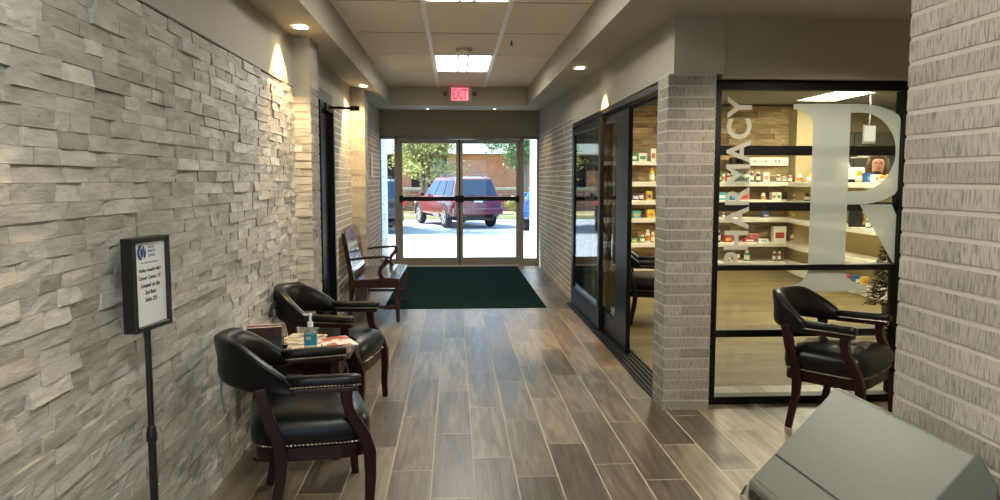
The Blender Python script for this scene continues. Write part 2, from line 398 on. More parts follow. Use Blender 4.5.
# black door on the left wall
d5 = sroot('door_5', (xl(6.9), 6.92, 0))
bm = B(); bx(bm, -.12, .035, -.37, -.31, 0, 2.10); bx(bm, -.12, .035, .31, .37, 0, 2.10); bx(bm, -.12, .035, -.31, .31, 2.04, 2.10); obj('frame', bm, BLACKM, d5, .004)
bm = B(); bx(bm, -.06, -.02, -.31, .31, 0, 2.04); obj('leaf', bm, BLACKM, d5, .003)
bm = B(); bx(bm, -.13, .02, -.37, .37, 2.10, 2.20); obj('header', bm, mat('grey_header', (.16, .15, .13), .6), d5)
bm = B(); tube(bm, [(.0, -.05, 2.06), (.12, .03, 2.065), (.26, .10, 2.065)], .012, 8); bx(bm, -.02, .05, -.16, .06, 2.03, 2.09); bx(bm, .22, .30, .075, .125, 2.045, 2.085); obj('closer_arm', bm, BLACKM, d5)

# right side: brick column, brick wall beyond the slider, paint above
bm = B(); cx0, cx1, cy0, cy1 = 1.283, 1.572, 4.625, 4.86
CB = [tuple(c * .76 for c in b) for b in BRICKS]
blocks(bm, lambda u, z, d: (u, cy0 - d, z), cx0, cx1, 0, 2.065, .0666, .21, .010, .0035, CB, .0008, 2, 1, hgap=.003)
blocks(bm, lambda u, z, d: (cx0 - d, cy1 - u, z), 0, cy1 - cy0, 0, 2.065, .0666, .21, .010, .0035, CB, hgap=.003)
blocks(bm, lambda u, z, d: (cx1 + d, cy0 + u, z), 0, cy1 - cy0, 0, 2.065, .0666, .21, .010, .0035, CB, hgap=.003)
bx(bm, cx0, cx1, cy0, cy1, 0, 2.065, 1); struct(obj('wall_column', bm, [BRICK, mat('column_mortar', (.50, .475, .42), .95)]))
bm = B(); ys = 8.78
def frr(u, z, d): return (xr(YD - u) - d, YD - u, z)
blocks(bm, frr, 0, YD - ys, 0, 2.155, .0677, .203, .012, .0025, BRICKS)
blocks(bm, lambda u, z, d: (xr(ys) + u, ys - d, z), 0, .2, 0, 2.03, .0677, .203, .009, .006, BRICKS)
prism(bm, [(xr(ys), ys), (xr(YD), YD), (1.6, YD), (1.6, ys)], lambda p, q, d: (p, q, d), 0, 2.155, 1)
struct(obj('wall_right', bm, [BRICK, MORTAR_L]))
bm = B()
prism(bm, [(1.312, 4.62), (1.35, 8.78), (1.62, 8.78), (1.62, 4.62)], lambda p, q, d: (p, q, d), 2.065, 2.72)
prism(bm, [(xr(8.78) - .004, 8.78), (xr(YD) - .004, YD), (1.62, YD), (1.62, 8.78)], lambda p, q, d: (p, q, d), 2.155, 2.72)
struct(obj('wall_right_upper', bm, PAINT))
bm = B(); bx(bm, 1.62, 3.6, 4.66, 4.90, 2.045, 2.72); struct(obj('wall_window_header', bm, PAINT_D))
bm = B(); bx(bm, 2.86, 3.6, 4.66, 4.90, 0, 2.045); struct(obj('wall_window_side', bm, PAINT_D))
# near right wall of big scored bricks
bm = B(); xw, yw = 1.28, 2.135
NB = [(.41, .38, .325), (.425, .395, .338), (.395, .365, .312)]
blocks(bm, lambda u, z, d: (xw - d, yw - u, z), 0, yw + 2.2, 0, 2.4, .0677, .26, .0145, .0028, NB, .0005, 3, 1, hgap=.0035)
blocks(bm, lambda u, z, d: (xw + u, yw + d, z), 0, .6, 0, 2.4, .0677, .203, .010, .0055, NB)
bx(bm, xw, 3.6, -2.2, yw, 0, 2.42, 1); struct(obj('wall_right_near', bm, [BRICK, mat('buff_mortar', (.56, .525, .455), .95, noise=160, amt=.08)]))
bm = B(); bx(bm, 3.6, 3.7, 2.0, 4.8, 0, 2.5); struct(obj('wall_alcove', bm, PAINT))
# back of the corridor, opening behind the viewer added to let daylight in
bm = B(); bx(bm, -1.35, -.95, -4.1, -4, 0, 2.7); bx(bm, 1.2, 1.5, -4.1, -4, 0, 2.7); bx(bm, -.95, 1.2, -4.1, -4, 2.2, 2.7); bx(bm, 1.28, 1.5, -4, -2.2, 0, 2.7)
struct(obj('wall_back', bm, PAINT))
# ceiling: tiles, soffits, bulkhead
bm = B(); xs0, xs1 = -.84, .955; YBH = 10.25
rows = [-4, -2.0, -.78, .44, 1.66, 2.88, 4.16, 5.42, 6.55, 7.69, 8.84, YBH]
bars = [xs0, -.214, .392, xs1]
lightrows = {1: 1, 3: 1, 6: 1, 9: 1}   # index of row start holding a fixture in the centre strip
lights = [(-2.0, -.78), (.44, 1.66), (4.16, 5.42), (7.69, 8.84)]
lightset = {round(a, 2) for a, b in lights}
for i in range(len(rows) - 1):
    for j in range(3):
        if j == 1 and round(rows[i], 2) in lightset: continue
        bx(bm, bars[j] + .006, bars[j + 1] - .006, rows[i] + .014, rows[i + 1] - .014, ZC, ZC + .02)
bx(bm, xs0, xs1, -4, YBH, ZC + .12, ZC + .14, 1); 
struct(obj('ceiling', bm, [CEIL, mat('plenum_dark', (.05, .045, .04), .9)], None, .004))
bm = B()
for x in bars[1:3]: bx(bm, x - .017, x + .017, -4, YBH, ZC - .008, ZC + .03)
struct(obj('trim_2', bm, TBAR))
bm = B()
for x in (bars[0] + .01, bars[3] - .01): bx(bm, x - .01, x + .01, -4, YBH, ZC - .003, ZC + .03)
for y in rows[1:-1]: bx(bm, xs0 + .02, xs1 - .02, y - .016, y + .016, ZC + .004, ZC + .03, 1)  # cross strips coloured dark for the shade along the tile edges
struct(obj('trim_3', bm, [CEIL, mat('seam_shade', (.07, .06, .05), .8)]))
def soffit(name, xin, outer, ysl, m):
    bm = B(); V = []
    for y in ysl:
        zi = ZS + (0 if y <= YBH else .17 * (y - YBH) / (YD - YBH)); V.append([bm.verts.new((xin, y, zi)), bm.verts.new((outer(y), y, zso(y))), bm.verts.new((outer(y), y, ZC + .1)), bm.verts.new((xin, y, ZC + .1))])
    for a, b in zip(V, V[1:]):
        for k in range(4): bm.faces.new((a[k], a[(k + 1) % 4], b[(k + 1) % 4], b[k]))
    bm.faces.new(V[0][::-1]); bm.faces.new(V[-1]); bmesh.ops.recalc_face_normals(bm, faces=bm.faces); struct(obj(name, bm, m))
Ys = [-4, 0, 2, 4.7, 5.5, 6.5, 8, 9, YBH, 11, 12, YD]
soffit('ceiling_soffit_left', xs0, lambda y: xl(y) - .02, Ys, PAINT)
soffit('ceiling_soffit_right', xs1, lambda y: max(xr(y), 1.36) + .02, Ys, PAINT)
bm = B(); bx(bm, 1.375, 3.65, -2.2, 4.70, ZS, ZC + .1); struct(obj('ceiling_alcove', bm, PAINT_D))
bm = B()
V = [bm.verts.new(p) for p in ((xs0, YBH, ZS), (xs1, YBH, ZS), (xs1, YD, ZS + .17), (xs0, YD, ZS + .17), (xs0, YBH, ZC + .1), (xs1, YBH, ZC + .1), (xs1, YD, ZC + .1), (xs0, YD, ZC + .1))]
for f in ((0, 1, 2, 3), (4, 7, 6, 5), (0, 4, 5, 1), (2, 6, 7, 3)): bm.faces.new([V[i] for i in f]).material_index = 1 if f == (0, 4, 5, 1) else 0
bmesh.ops.recalc_face_normals(bm, faces=bm.faces)
struct(obj('ceiling_bulkhead', bm, [PAINT, PAINT_D]))
# wall over the entrance
bm = B(); bx(bm, -1.4, 1.6, YD - .06, YD + .25, 2.155, 2.8); struct(obj('wall_front', bm, PAINT_D))
bm = B(); bx(bm, -6, -1.27, YD + .02, YD + .25, -.2, 3.4); bx(bm, 1.40, 9, 13.2, 13.4, -.2, 3.4); bx(bm, -6, 9, YD + .1, YD + .3, 2.8, 3.4)
struct(obj('wall_facade', bm, mat('facade', (.5, .45, .38), .9)))
EXTB = [(.60, .60, .58), (.66, .66, .64), (.55, .55, .53)]
bm = B()
blocks(bm, lambda u, z, d: (-1.262 + d, YD + .15 + u, z), 0, 1.5, -.1, 2.9, .0677, .203, .009, .006, EXTB)
blocks(bm, lambda u, z, d: (1.415 - d, YD + 1.65 - u, z), 0, 1.5, -.1, 2.9, .0677, .203, .009, .006, EXTB)
bx(bm, -1.45, -1.262, YD + .15, YD + 1.65, -.1, 2.9, 1); bx(bm, 1.415, 1.62, YD + .15, YD + 1.65, -.1, 2.9, 1)
struct(obj('wall_porch', bm, [BRICK, MORTAR_L]))

# ------------------------------------------------------------------ entrance doors and sidelights
fr = sroot('trim_4', (0, YD, 0))
bm = B()
for x in (-1.235, 1.385): bx(bm, x - .022, x + .022, -.05, .05, 0, 2.155)
for x in (-.955, 1.105): bx(bm, x - .035, x + .035, -.05, .05, 0, 2.155)
bx(bm, -1.235, 1.385, -.05, .05, 2.10, 2.155)
bx(bm, -1.213, -.99, -.04, .04, 0, .12); bx(bm, 1.14, 1.363, -.04, .04, 0, .12)
obj('frame', bm, BRONZE, fr, .003)
bm = B(); bx(bm, -.92, 1.07, -.07, .07, 0, .012); obj('threshold', bm, ALU, fr)
for n, (a, b) in (('window_2', (-1.213, -.99)), ('window_3', (1.14, 1.363))):
    w = sroot(n, (0, YD, 0)); bm = B(); bx(bm, a, b, -.004, .004, .12, 2.10); obj('pane', bm, GLASSD, w)
def leaf(name, x0, x1, hinge):
    r = sroot(name, (0, YD, 0)); s = .052
    bm = B(); bx(bm, x0, x0 + s, -.022, .022, .015, 2.095); bx(bm, x1 - s, x1, -.022, .022, .015, 2.095)
    bx(bm, x0 + s, x1 - s, -.022, .022, 2.03, 2.095); bx(bm, x0 + s, x1 - s, -.022, .022, .015, .14); obj('leaf_frame', bm, BRONZE, r, .003)
    bm = B(); bx(bm, x0 + s, x1 - s, -.004, .004, .14, 2.03); obj('pane', bm, GLASSD, r)
    bm = B(); bx(bm, x0 + .02, x1 - .02, -.085, -.045, 1.085, 1.155)
    for x in (x0 + .035, x1 - .035): bx(bm, x - .03, x + .03, -.09, -.02, 1.065, 1.175)
    obj('push_bar', bm, BLACKM, r, .006)
    xh = x0 + .06 if hinge < 0 else x1 - .36
    bm = B(); bx(bm, xh + (.05 if hinge < 0 else 0), xh + (.33 if hinge < 0 else .26), -.075, -.025, 2.095, 2.14); k = 1 if hinge < 0 else -1
    xe = x0 + .34 if hinge < 0 else x1 - .34
    obj('closer', bm, BRONZE, r, .008)
    bm = B(); tube(bm, [(xe, -.075, 2.115), (xe + k * .1, -.12, 2.10), (xe + k * .42, -.05, 2.085)], .010, 8); obj('closer_arm', bm, BRONZE, r)
leaf('door_1', -.918, .073, -1); leaf('door_2', .077, 1.068, 1)
bm = B(); bx(bm, .065, .085, -.03, .0, .01, 2.09); o = obj('astragal', bm, BLACKM, fr); 

# ------------------------------------------------------------------ sliding door into the pharmacy
sd = sroot('trim_5', (0, 0, 0))
bm = B(); bx(bm, 1.285, 1.47, 4.86, 8.78, 0, .014)
for x in (1.31, 1.345, 1.38, 1.415, 1.45): bx(bm, x - .006, x + .006, 4.88, 8.77, .014, .024)
obj('track', bm, BLACKM, sd)
bm = B(); bx(bm, 1.335, 1.37, 4.86, 8.78, 2.02, 2.065); bx(bm, 1.375, 1.415, 4.86, 8.78, 2.015, 2.065); bx(bm, 1.42, 1.47, 4.86, 8.78, 1.995, 2.065); obj('head', bm, BLACKM, sd, .003)
bm = B(); bx(bm, 1.335, 1.47, 8.71, 8.78, .014, 2.02); obj('jamb', bm, BLACKM, sd, .003)
def slider(name, x, y0, y1, wide):
    r = sroot(name, (x, 0, 0)); s = .075
    bm = B(); bx(bm, -.018, .018, y0, y0 + wide, .025, 2.0); bx(bm, -.018, .018, y1 - s, y1, .025, 2.0); bx(bm, -.018, .018, y0 + wide, y1 - s, 1.93, 2.0); bx(bm, -.018, .018, y0 + wide, y1 - s, .025, .22)
    obj('panel_frame', bm, BLACKM, r, .003)
    bm = B(); bx(bm, -.003, .003, y0 + wide, y1 - s, .22, 1.93); obj('pane', bm, GLASS, r)
slider('door_3', 1.352, 7.06, 8.71, .10); slider('door_4', 1.395, 6.10, 7.35, .44)

# ------------------------------------------------------------------ pharmacy window
win = sroot('window_1', (0, 4.76, 0)); wx0, wx1 = 1.60, 2.845
bm = B(); bx(bm, wx0 - .02, wx0 + .045, -.04, .06, 0, 2.045); bx(bm, wx1 - .035, wx1 + .02, -.04, .06, 0, 2.045); bx(bm, wx0 + .045, wx1 - .035, -.04, .06, 1.985, 2.045); bx(bm, wx0 + .045, wx1 - .035, -.04, .06, 0, .05)
obj('frame', bm, BLACKM, win, .003)
for z0, z1, y0, y1 in ((1.585, 1.645, .012, .06), (1.235, 1.29, .012, .06), (.86, .895, -.03, .05), (.425, .472, .012, .06)):
    bm = B(); bx(bm, wx0 + .045, wx1 - .035, y0, y1, z0, z1); obj('mullion', bm, BLACKM, win, .003)
bm = B(); bx(bm, wx0 + .045, wx1 - .035, -.003, .003, .05, 1.985); obj('pane', bm, GLASS, win)
# lettering on the glass, reading upward
bm = B(); yl = 4.7558
M = Matrix(((0, -1, 0, 1.850), (0, 0, -1, yl), (1, 0, 0, .885), (0, 0, 0, 1)))
# text x -> world z (up), text y -> world -x
text_into(bm, 'PHARMACY', .2, M, fit=.158, fitx=1.062, offset=.004, extrude=.0004, spacing=1.05)
tag(obj('window_lettering', bm, FROSTL), 'frosted word PHARMACY running up the left edge of the window', 'lettering')
# the big frosted R
def arc(cx, cy, rx, ry, a0, a1, n=14): return [(cx + rx * math.cos(math.radians(a0 + (a1 - a0) * i / n)), cy + ry * math.sin(math.radians(a0 + (a1 - a0) * i / n))) for i in range(n + 1)]
def fR(a, b, d): return (a, yl - d, b)
bm = B()
zt, zb = 1.905, .72
# stem with slab serifs
stem = [(2.115, zt), (2.115, zt - .035)] + arc(2.115, zt - .135, .128, .10, 90, 0, 6) + [(2.243, zb + .14)] + arc(2.115, zb + .14, .128, .10, 0, -90, 6) + [(2.115, zb), (2.64, zb), (2.64, zb + .04)] + arc(2.64, zb + .14, .157, .10, -90, -180, 6) + [(2.483, zt)]
prism(bm, stem, fR, 0, .0006)
# bowl: outer arc and inner counter as a strip
xe = 2.808
out = [(2.484, zt)] + arc(2.55, 1.59, .40, zt - 1.59, 90, -90, 24) + [(2.484, 1.275)]
inn = [(2.484, 1.852)] + arc(2.55, 1.605, .235, .247, 90, -90, 24) + [(2.484, 1.358)]
for i in range(len(out) - 1):
    q = [out[i], out[i + 1], inn[i + 1], inn[i]]; q = [(min(a, xe), b) for a, b in q]
    ok = abs((q[0][0] - q[2][0]) * (q[1][1] - q[3][1]) - (q[1][0] - q[3][0]) * (q[0][1] - q[2][1])) > 1e-6
    if ok: prism(bm, q[::-1], fR, 0, .0006)
prism(bm, [(2.565, 1.275), (2.80, .90), (xe, .90), (xe, 1.21), (2.775, 1.275)], fR, 0, .0006)
bmesh.ops.remove_doubles(bm, verts=bm.verts, dist=1e-5); bmesh.ops.recalc_face_normals(bm, faces=bm.faces)
tag(obj('window_letter', bm, FROST), 'giant frosted serif letter R on the pharmacy window', 'lettering')

# ------------------------------------------------------------------ light fixtures
def troffer(y0, y1, label, x0=-.202, x1=.380, z=ZC, m=None, group='ceiling troffers', cross=True):
    cx, cy = (x0 + x1) / 2, (y0 + y1) / 2
    t = thing('ceiling_light', label, 'ceiling light', (cx, cy, z), 0, group)
    hx, hy = (x1 - x0) / 2, (y1 - y0) / 2 - .012
    bm = B(); bx(bm, -hx, hx, -hy, hy, .06, .075)
    for s in (-1, 1): bx(bm, s * hx - (.018 if s > 0 else 0), s * hx + (.018 if s < 0 else 0), -hy, hy, 0, .06); bx(bm, -hx + .018, hx - .018, s * hy - (.018 if s > 0 else 0), s * hy + (.018 if s < 0 else 0), 0, .06)
    obj('housing', bm, TBAR, t)
    bm = B(); bx(bm, -hx + .018, hx - .018, -hy + .018, hy - .018, .012, .018); obj('diffuser', bm, m or LITE, t)
    if cross:
        bm = B()
        for x in (-.05, .05): bx(bm, x - .010, x + .010, -hy + .018, hy - .018, .000, .011)
        obj('divider', bm, mat('grey_divider', (.4, .4, .38), .5), t)
troffer(4.16, 5.42, 'ceiling troffer cut by the top of the photo, nearest one'); troffer(7.69, 8.84, 'ceiling troffer between the smoke detector and the exit sign')
troffer(-2.0, -.78, 'added unseen ceiling troffer behind the viewer', cross=False); troffer(.44, 1.66, 'ceiling troffer over the viewer', cross=False)  # the one behind the viewer is added to brighten the lower wall
def can(x, y, z, label, power=CAN, tilt=(0, 0), size=1.0, spread=78, group='recessed downlights'):
    t = thing('recessed_light', label, 'ceiling light', (x, y, z), 0, group)
    bm = B(); n = 24
    prof = [(.062, -.001), (.062, -.006), (.046, -.006), (.042, .0)]
    rings = [[bm.verts.new((r * size * math.cos(k * 2 * PI / n), r * size * math.sin(k * 2 * PI / n), zz)) for k in range(n)] for r, zz in prof]
    for a, b in zip(rings, rings[1:]):
        for k in range(n): bm.faces.new((a[k], a[(k + 1) % n], b[(k + 1) % n], b[k]))
    obj('trim_ring', bm, WHITEP, t, smooth=True)
    bm = B(); lathe(bm, [(.043 * size, -.003), (.02 * size, -.006)], 20); obj('lamp', bm, LITEC, t)
    if power:
        l = bpy.data.lights.new('can', 'SPOT'); l.energy = power; l.color = (1, .86, .66) if x > 2 else (1, .64, .26); l.spot_size = math.radians(spread); l.spot_blend = .35; l.shadow_soft_size = .025
        o = bpy.data.objects.new('can', l); COL.objects.link(o); o.location = (x, y, z - .015)
        d = Vector((tilt[0], tilt[1], -1)); o.rotation_euler = d.to_track_quat('-Z', 'Y').to_euler()
can(-.975, 5.08, ZS, 'recessed downlight in the left soffit before the stone pilaster', 36, (-.20, .04), 1.0, 92)
can(-.96, 8.35, 2.424, 'recessed downlight in the left soffit before the far pilaster', 62, (-.08, .35), 1.0, 112)
can(1.10, 6.85, ZS + .012, 'recessed downlight in the right soffit over the sliding door', 95, (.24, .05), 1.0, 70)
can(-.40, 11.7, ZS + .094, 'small recessed downlight left of centre by the entrance', 14, (0, 0), .55, 140)
can(.60, 11.7, ZS + .094, 'small recessed downlight right of centre by the entrance', 14, (0, 0), .55, 140)
can(2.2, 3.3, ZS, 'recessed downlight over the alcove', 75, (0, .25), 1.0, 130)
can(-.975, 1.6, ZS, 'recessed downlight in the left soffit beside the viewer', 25, (-.35, .0), 1.0, 60)
# exit sign
t = thing('exit_sign', 'lit red EXIT sign on the bulkhead above the doors', 'sign', (.07, YBH, 2.44))
bm = B(); bx(bm, -.15, .15, -.05, -.002, 0, .20); obj('housing', bm, mat('grey_housing', (.5, .47, .42), .5), t, .006)
EXR = emitter('exit_red', (1, .03, .06), 1.1); EXP = emitter('exit_face', (1.0, .20, .22), .85)
bm = B(); bx(bm, -.108, .108, -.054, -.05, .025, .185); obj('face', bm, EXP, t)
bm = B(); text_into(bm, 'EXIT', .15, Matrix(((1, 0, 0, -.098), (0, 0, -1, -.0545), (0, 1, 0, .035), (0, 0, 0, 1))), fit=.14, fitx=.196, offset=.004, extrude=.0005); obj('letters', bm, EXR, t)
for s in (-1, 1):
    bm = B(); tube(bm, [(s * .15, -.025, .11), (s * .185, -.025, .11)], .006, 8); lathe(bm, [(.012, -.03), (.024, -.01), (.024, .02), (.012, .03)], 12, (s * .195, -.025, .11)); obj('lamp_head', bm, mat('dull_bronze', (.14, .12, .09), .5), t)
t = thing('smoke_detector', 'round smoke detector on the ceiling tile', 'smoke detector', (.09, 7.30, ZC))
bm = B(); lathe(bm, [(.075, 0), (.075, -.018), (.068, -.024)][::-1], 24); obj('base', bm, mat('beige_plastic', (.45, .41, .33), .5), t, smooth=True, auto=.6)
bm = B(); lathe(bm, [(.02, -.055), (.034, -.05), (.05, -.024)], 20); obj('sensor', bm, WHITEP, t, smooth=True, auto=.6)
t = thing('sprinkler_head', 'small fire sprinkler in the right ceiling tile', 'sprinkler', (.50, 6.85, ZC))
bm = B(); lathe(bm, [(.030, -.004), (.034, 0)], 20); obj('escutcheon', bm, WHITEP, t)
bm = B(); tube(bm, [(0, 0, -.004), (0, 0, -.04)], .007, 8); lathe(bm, [(.018, -.043), (.018, -.04)], 12); obj('deflector', bm, BLACKM, t)
t = obj('wall_notice', bx(B(), 0, .012, -.09, .09, 0, .34), PAPER, None, .002); t.location = (xl(11.2) + .008, 11.2, 1.47); tag(t, 'narrow white notice on the left brick wall near the doors', 'notice')
# pharmacy ceiling fixtures; the last one is unseen, added to brighten the shelves
for i, (x, y) in enumerate(((5.45, 10.9), (3.2, 7.4), (3.2, 10.0), (5.6, 7.6), (7.0, 10.0), (4.3, 8.5))):
    troffer(y - .61, y + .61, ['pharmacy ceiling light above the corner shelves', 'pharmacy ceiling light behind the window header', 'pharmacy ceiling light before the shelf wall', 'pharmacy ceiling light over the right aisle', 'pharmacy ceiling light above the dispensary', 'added unseen pharmacy ceiling light over the open floor before the wing'][i], x - .3, x + .3, 2.62, LITEP, 'pharmacy ceiling lights', False)

# ------------------------------------------------------------------ corridor mat
bm = B(); bx(bm, -.80, 1.02, 8.52, 12.62, 0, .009); tag(obj('door_mat', bm, MATM, None, .003), 'dark green carpet runner inside the entrance doors', 'mat')

# ------------------------------------------------------------------ captain's chairs (front = +X)
def make_chair():
    t = thing('captains_chair', '', 'chair')
    # seat cushion: rounded outline, domed top
    bm = B(); n = 40; rings = []
    def outline(k):
        a = 2 * PI * k / n; c, s = math.cos(a), math.sin(a); e = .38
        x = math.copysign(abs(c) ** e, c); y = math.copysign(abs(s) ** e, s)
        return .238 * x + .022, (.265 + .022 * x) * y
    for sc, z in ((.965, .335), (1.0, .345), (1.04, .38), (1.035, .42), (.97, .452), (.80, .474), (.5, .486), (.2, .490)):
        rings.append([bm.verts.new((outline(k)[0] * sc, outline(k)[1] * sc, z)) for k in range(n)])
    for a, b in zip(rings, rings[1:]):
        for k in range(n): bm.faces.new((a[k], a[(k + 1) % n], b[(k + 1) % n], b[k]))
    bm.faces.new(rings[0][::-1]); bm.faces.new(rings[-1])
    seat = obj('seat', bm, LEATHER, t, smooth=True)
    bm = B(); path = []
    for k in range(400):
        a = 2 * PI * k / 400; c, s = math.cos(a), math.sin(a); e = .38
        x = math.copysign(abs(c) ** e, c); y = math.copysign(abs(s) ** e, s)
        path.append(Vector((.238 * x * 1.012 + .022, (.265 + .022 * x) * y * 1.012, .350)))
    beads(bm, path, .0052, .0165); obj('nailhead_trim', bm, NAIL, seat)
    # apron
    bm = B(); P = [outline(k) for k in range(n)]
    ro = [[bm.verts.new((x * f, y * f, z)) for x, y in P] for f, z in ((.985, .282), (.985, .337), (.90, .337), (.90, .282))]
    for i in range(4):
        a, b = ro[i], ro[(i + 1) % 4]
        for k in range(n): bm.faces.new((a[k], a[(k + 1) % n], b[(k + 1) % n], b[k]))
    obj('seat_rail', bm, MAHOG, t)
    # barrel back pad
    bm = B(); NA, NS = 44, 18; rings = []
    for i in range(NA + 1):
        s = -1 + 2 * i / NA; a = PI + s * math.radians(88)
        q = abs(s)
        ztop = .778 - .02 * q ** 2 - .150 * max(0, (q - .38) / .62) ** 1.3
        zbot = .588 - .022 * min(1, q / .75) ** 2
        if q > .93: ztop -= .03 * (q - .93) / .07
        zc, hz = (ztop + zbot) / 2, (ztop - zbot) / 2; th = .040 * (1 - .28 * q)
        R = .250 + .012 * (1 - q); cxx, cyy = -.035, 0
        ring = []
        for j in range(NS):
            b = 2 * PI * j / NS; cc, ss = math.cos(b), math.sin(b); e = .62
            dz = math.copysign(abs(ss) ** e, ss) * hz; dr = math.copysign(abs(cc) ** e, cc) * th
            lean = .09 * ((zc + dz) - .52) * (1 - q * .6) + .018 * (dz / hz if hz else 0) ** 2
            r = R + dr + lean
            ring.append(bm.verts.new((cxx + r * math.cos(a) * 1.0, cyy + r * math.sin(a) * 1.02, zc + dz)))
        rings.append(ring)
    for a, b in zip(rings, rings[1:]):
        for j in range(NS): bm.faces.new((a[j], a[(j + 1) % NS], b[(j + 1) % NS], b[j]))
    bm.faces.new(rings[0][::-1]); bm.faces.new(rings[-1])
    bmesh.ops.recalc_face_normals(bm, faces=bm.faces)
    obj('backrest', bm, LEATHER, t, smooth=True)
    for s in (-1, 1):
        # padded arm
        bm = B(); pts = [(-.085, .256), (.0, .262), (.08, .270), (.14, .278), (.192, .282), (.218, .282)]
        rr = []
        for i, (x, y) in enumerate(pts):
            w = .030 if i < 5 else .024; hh = .026 if i < 5 else .018
            rr.append([bm.verts.new((x, s * (y + math.copysign(abs(math.cos(b)) ** .6, math.cos(b)) * w), .612 + math.copysign(abs(math.sin(b)) ** .6, math.sin(b)) * hh)) for b in [2 * PI * j / 14 for j in range(14)]])
        for a, b in zip(rr, rr[1:]):
            for j in range(14): bm.faces.new((a[j], a[(j + 1) % 14], b[(j + 1) % 14], b[j]))
        bm.faces.new(rr[0][::-1]); bm.faces.new(rr[-1]); bmesh.ops.recalc_face_normals(bm, faces=bm.faces)
        arm = obj('armrest', bm, LEATHER, t, smooth=True)
        bm = B(); path = []
        for ss in (-1, 1):
            leg_ = [Vector((x, s * (.262 + .022 * min(1, max(0, (x - .03) / .22)) + ss * .0305), .597)) for x in [-.07 + .282 * k / 12 for k in range(13)]]
            path += leg_ if ss < 0 else leg_[::-1]
        beads(bm, path, .0045, .0145); obj('arm_nailheads', bm, NAIL, arm)
        # wooden shoe under the arm
        bm = B(); sqbar(bm, [(-.085, s * .260, .579), (.09, s * .272, .579), (.206, s * .282, .579)], (.05, .022), 0, (0, 1, 0)); obj('arm_rail', bm, MAHOG, t, .005)
        # front leg rising into curved arm post
        bm = B(); Z = [(.160, .580), (.158, .54), (.166, .49), (.192, .44), (.226, .38), (.250, .31), (.252, .20), (.246, .10), (.252, 0)]
        W_ = [(.044, .05), (.042, .046), (.042, .044), (.042, .046), (.044, .05), (.046, .05), (.042, .044), (.038, .038), (.034, .034)]
        sqbar(bm, [(x, s * (.283 + .0 * z), z) for x, z in Z], W_, 0, (0, 1, 0)); obj('front_leg', bm, MAHOG, t, .006)
        # rear leg, splayed back
        bm = B(); Z = [(-.180, .60), (-.155, .48), (-.118, .38), (-.105, .30), (-.112, .20), (-.132, .10), (-.150, 0)]
        sqbar(bm, [(x, s * (.262 if z > .29 else .255), z) for x, z in Z], [(.042, .05)] * 4 + [(.038, .042), (.036, .038), (.034, .036)], 0, (0, 1, 0)); obj('rear_leg', bm, MAHOG, t, .006)
    return t
CG = 'captains chairs'
ch = make_chair()
def place(o, fm, ang, label, first=False):
    a = math.radians(ang); x, y = fm[0] - .27 * math.cos(a), fm[1] - .27 * math.sin(a)
    if first: o.location = (x, y, 0); o.rotation_euler = (0, 0, a); o['label'] = label; o['group'] = CG; return o
    return copy_thing(o, (x, y, 0), a, label, CG)
place(ch, (-.41, 3.43), 14, 'nearest black leather captains chair, back to the stone wall beside the table', True)
place(ch, (-.495, 4.76), -9, 'black leather captains chair between the magazine table and the wooden bench')
place(ch, (2.40, 4.13), -47, 'black leather captains chair in front of the pharmacy window')
place(ch, (2.19, 7.57), -14, 'dark captains chair inside the pharmacy, seen through the sliding door')

# ------------------------------------------------------------------ end table with glass top (front = +X)
t = thing('end_table', 'dark wooden end table with glass top between two black chairs', 'table', (-.815, 4.10, 0))
bm = B()
def rrect(hx, hy, r, n=6):
    P = []
    for sx, sy, a0 in ((1, 1, 0), (-1, 1, 90), (-1, -1, 180), (1, -1, 270)):
        P += arc(sx * (hx - r), sy * (hy - r), r, r, a0, a0 + 90, n)
    return P
prism(bm, rrect(.27, .27, .12), lambda a, b, d: (a, b, d), .515, .538); obj('tabletop', bm, MAHOG, t, .005)
bm = B(); prism(bm, rrect(.268, .268, .12), lambda a, b, d: (a, b, d), .539, .547); obj('glass_top', bm, GLASST, t)
bm = B(); bx(bm, -.2, .2, -.2, .2, .38, .515); obj('case', bm, MAHOG, t, .006)
bm = B(); bx(bm, -.16, .16, -.214, -.2, .395, .50); dr = obj('drawer', bm, MAHOG, t, .004)
bm = B(); tube(bm, [(.03 * math.cos(a), -.222, .44 + .024 * math.sin(a)) for a in [PI * (1 + i / 10) for i in range(11)]], .004, 6); bx(bm, -.038, .038, -.218, -.213, .436, .452); obj('drawer_pull', bm, NAIL, dr)
for sx in (-1, 1):
    for sy in (-1, 1):
        bm = B(); sqbar(bm, [(sx * .18, sy * .18, .40), (sx * .20, sy * .20, .28), (sx * .18, sy * .18, .12), (sx * .205, sy * .205, 0)], [(.05, .05), (.045, .045), (.03, .03), (.036, .036)], 0, (0, 1, 0)); obj('leg', bm, MAHOG, t, .005)
TZ = .5475
def printed(name, cols, sc=18):
    m, tt, b = nt(name); N = tt.nodes.new; L = tt.links.new
    tc = N('ShaderNodeTexCoord'); v = N('ShaderNodeTexVoronoi'); v.inputs['Scale'].default_value = sc; v.distance = 'CHEBYCHEV'; L(tc.outputs['Object'], v.inputs[0])
    sp = N('ShaderNodeSeparateColor'); L(v.outputs['Color'], sp.inputs[0])
    cr = N('ShaderNodeValToRGB'); cr.color_ramp.interpolation = 'CONSTANT'; L(sp.outputs[0], cr.inputs[0])
    e = cr.color_ramp.elements; e[0].color = c4(cols[0]); e[0].position = 0; e[1].color = c4(cols[-1]); e[1].position = .8
    for i, c in enumerate(cols[1:-1]):
        k = e.new(.8 * (i + 1) / (len(cols) - 1)); k.color = c4(c)
    L(cr.outputs[0], b.inputs['Base Color']); b.inputs['Roughness'].default_value = .3; MATS[name] = m; return m
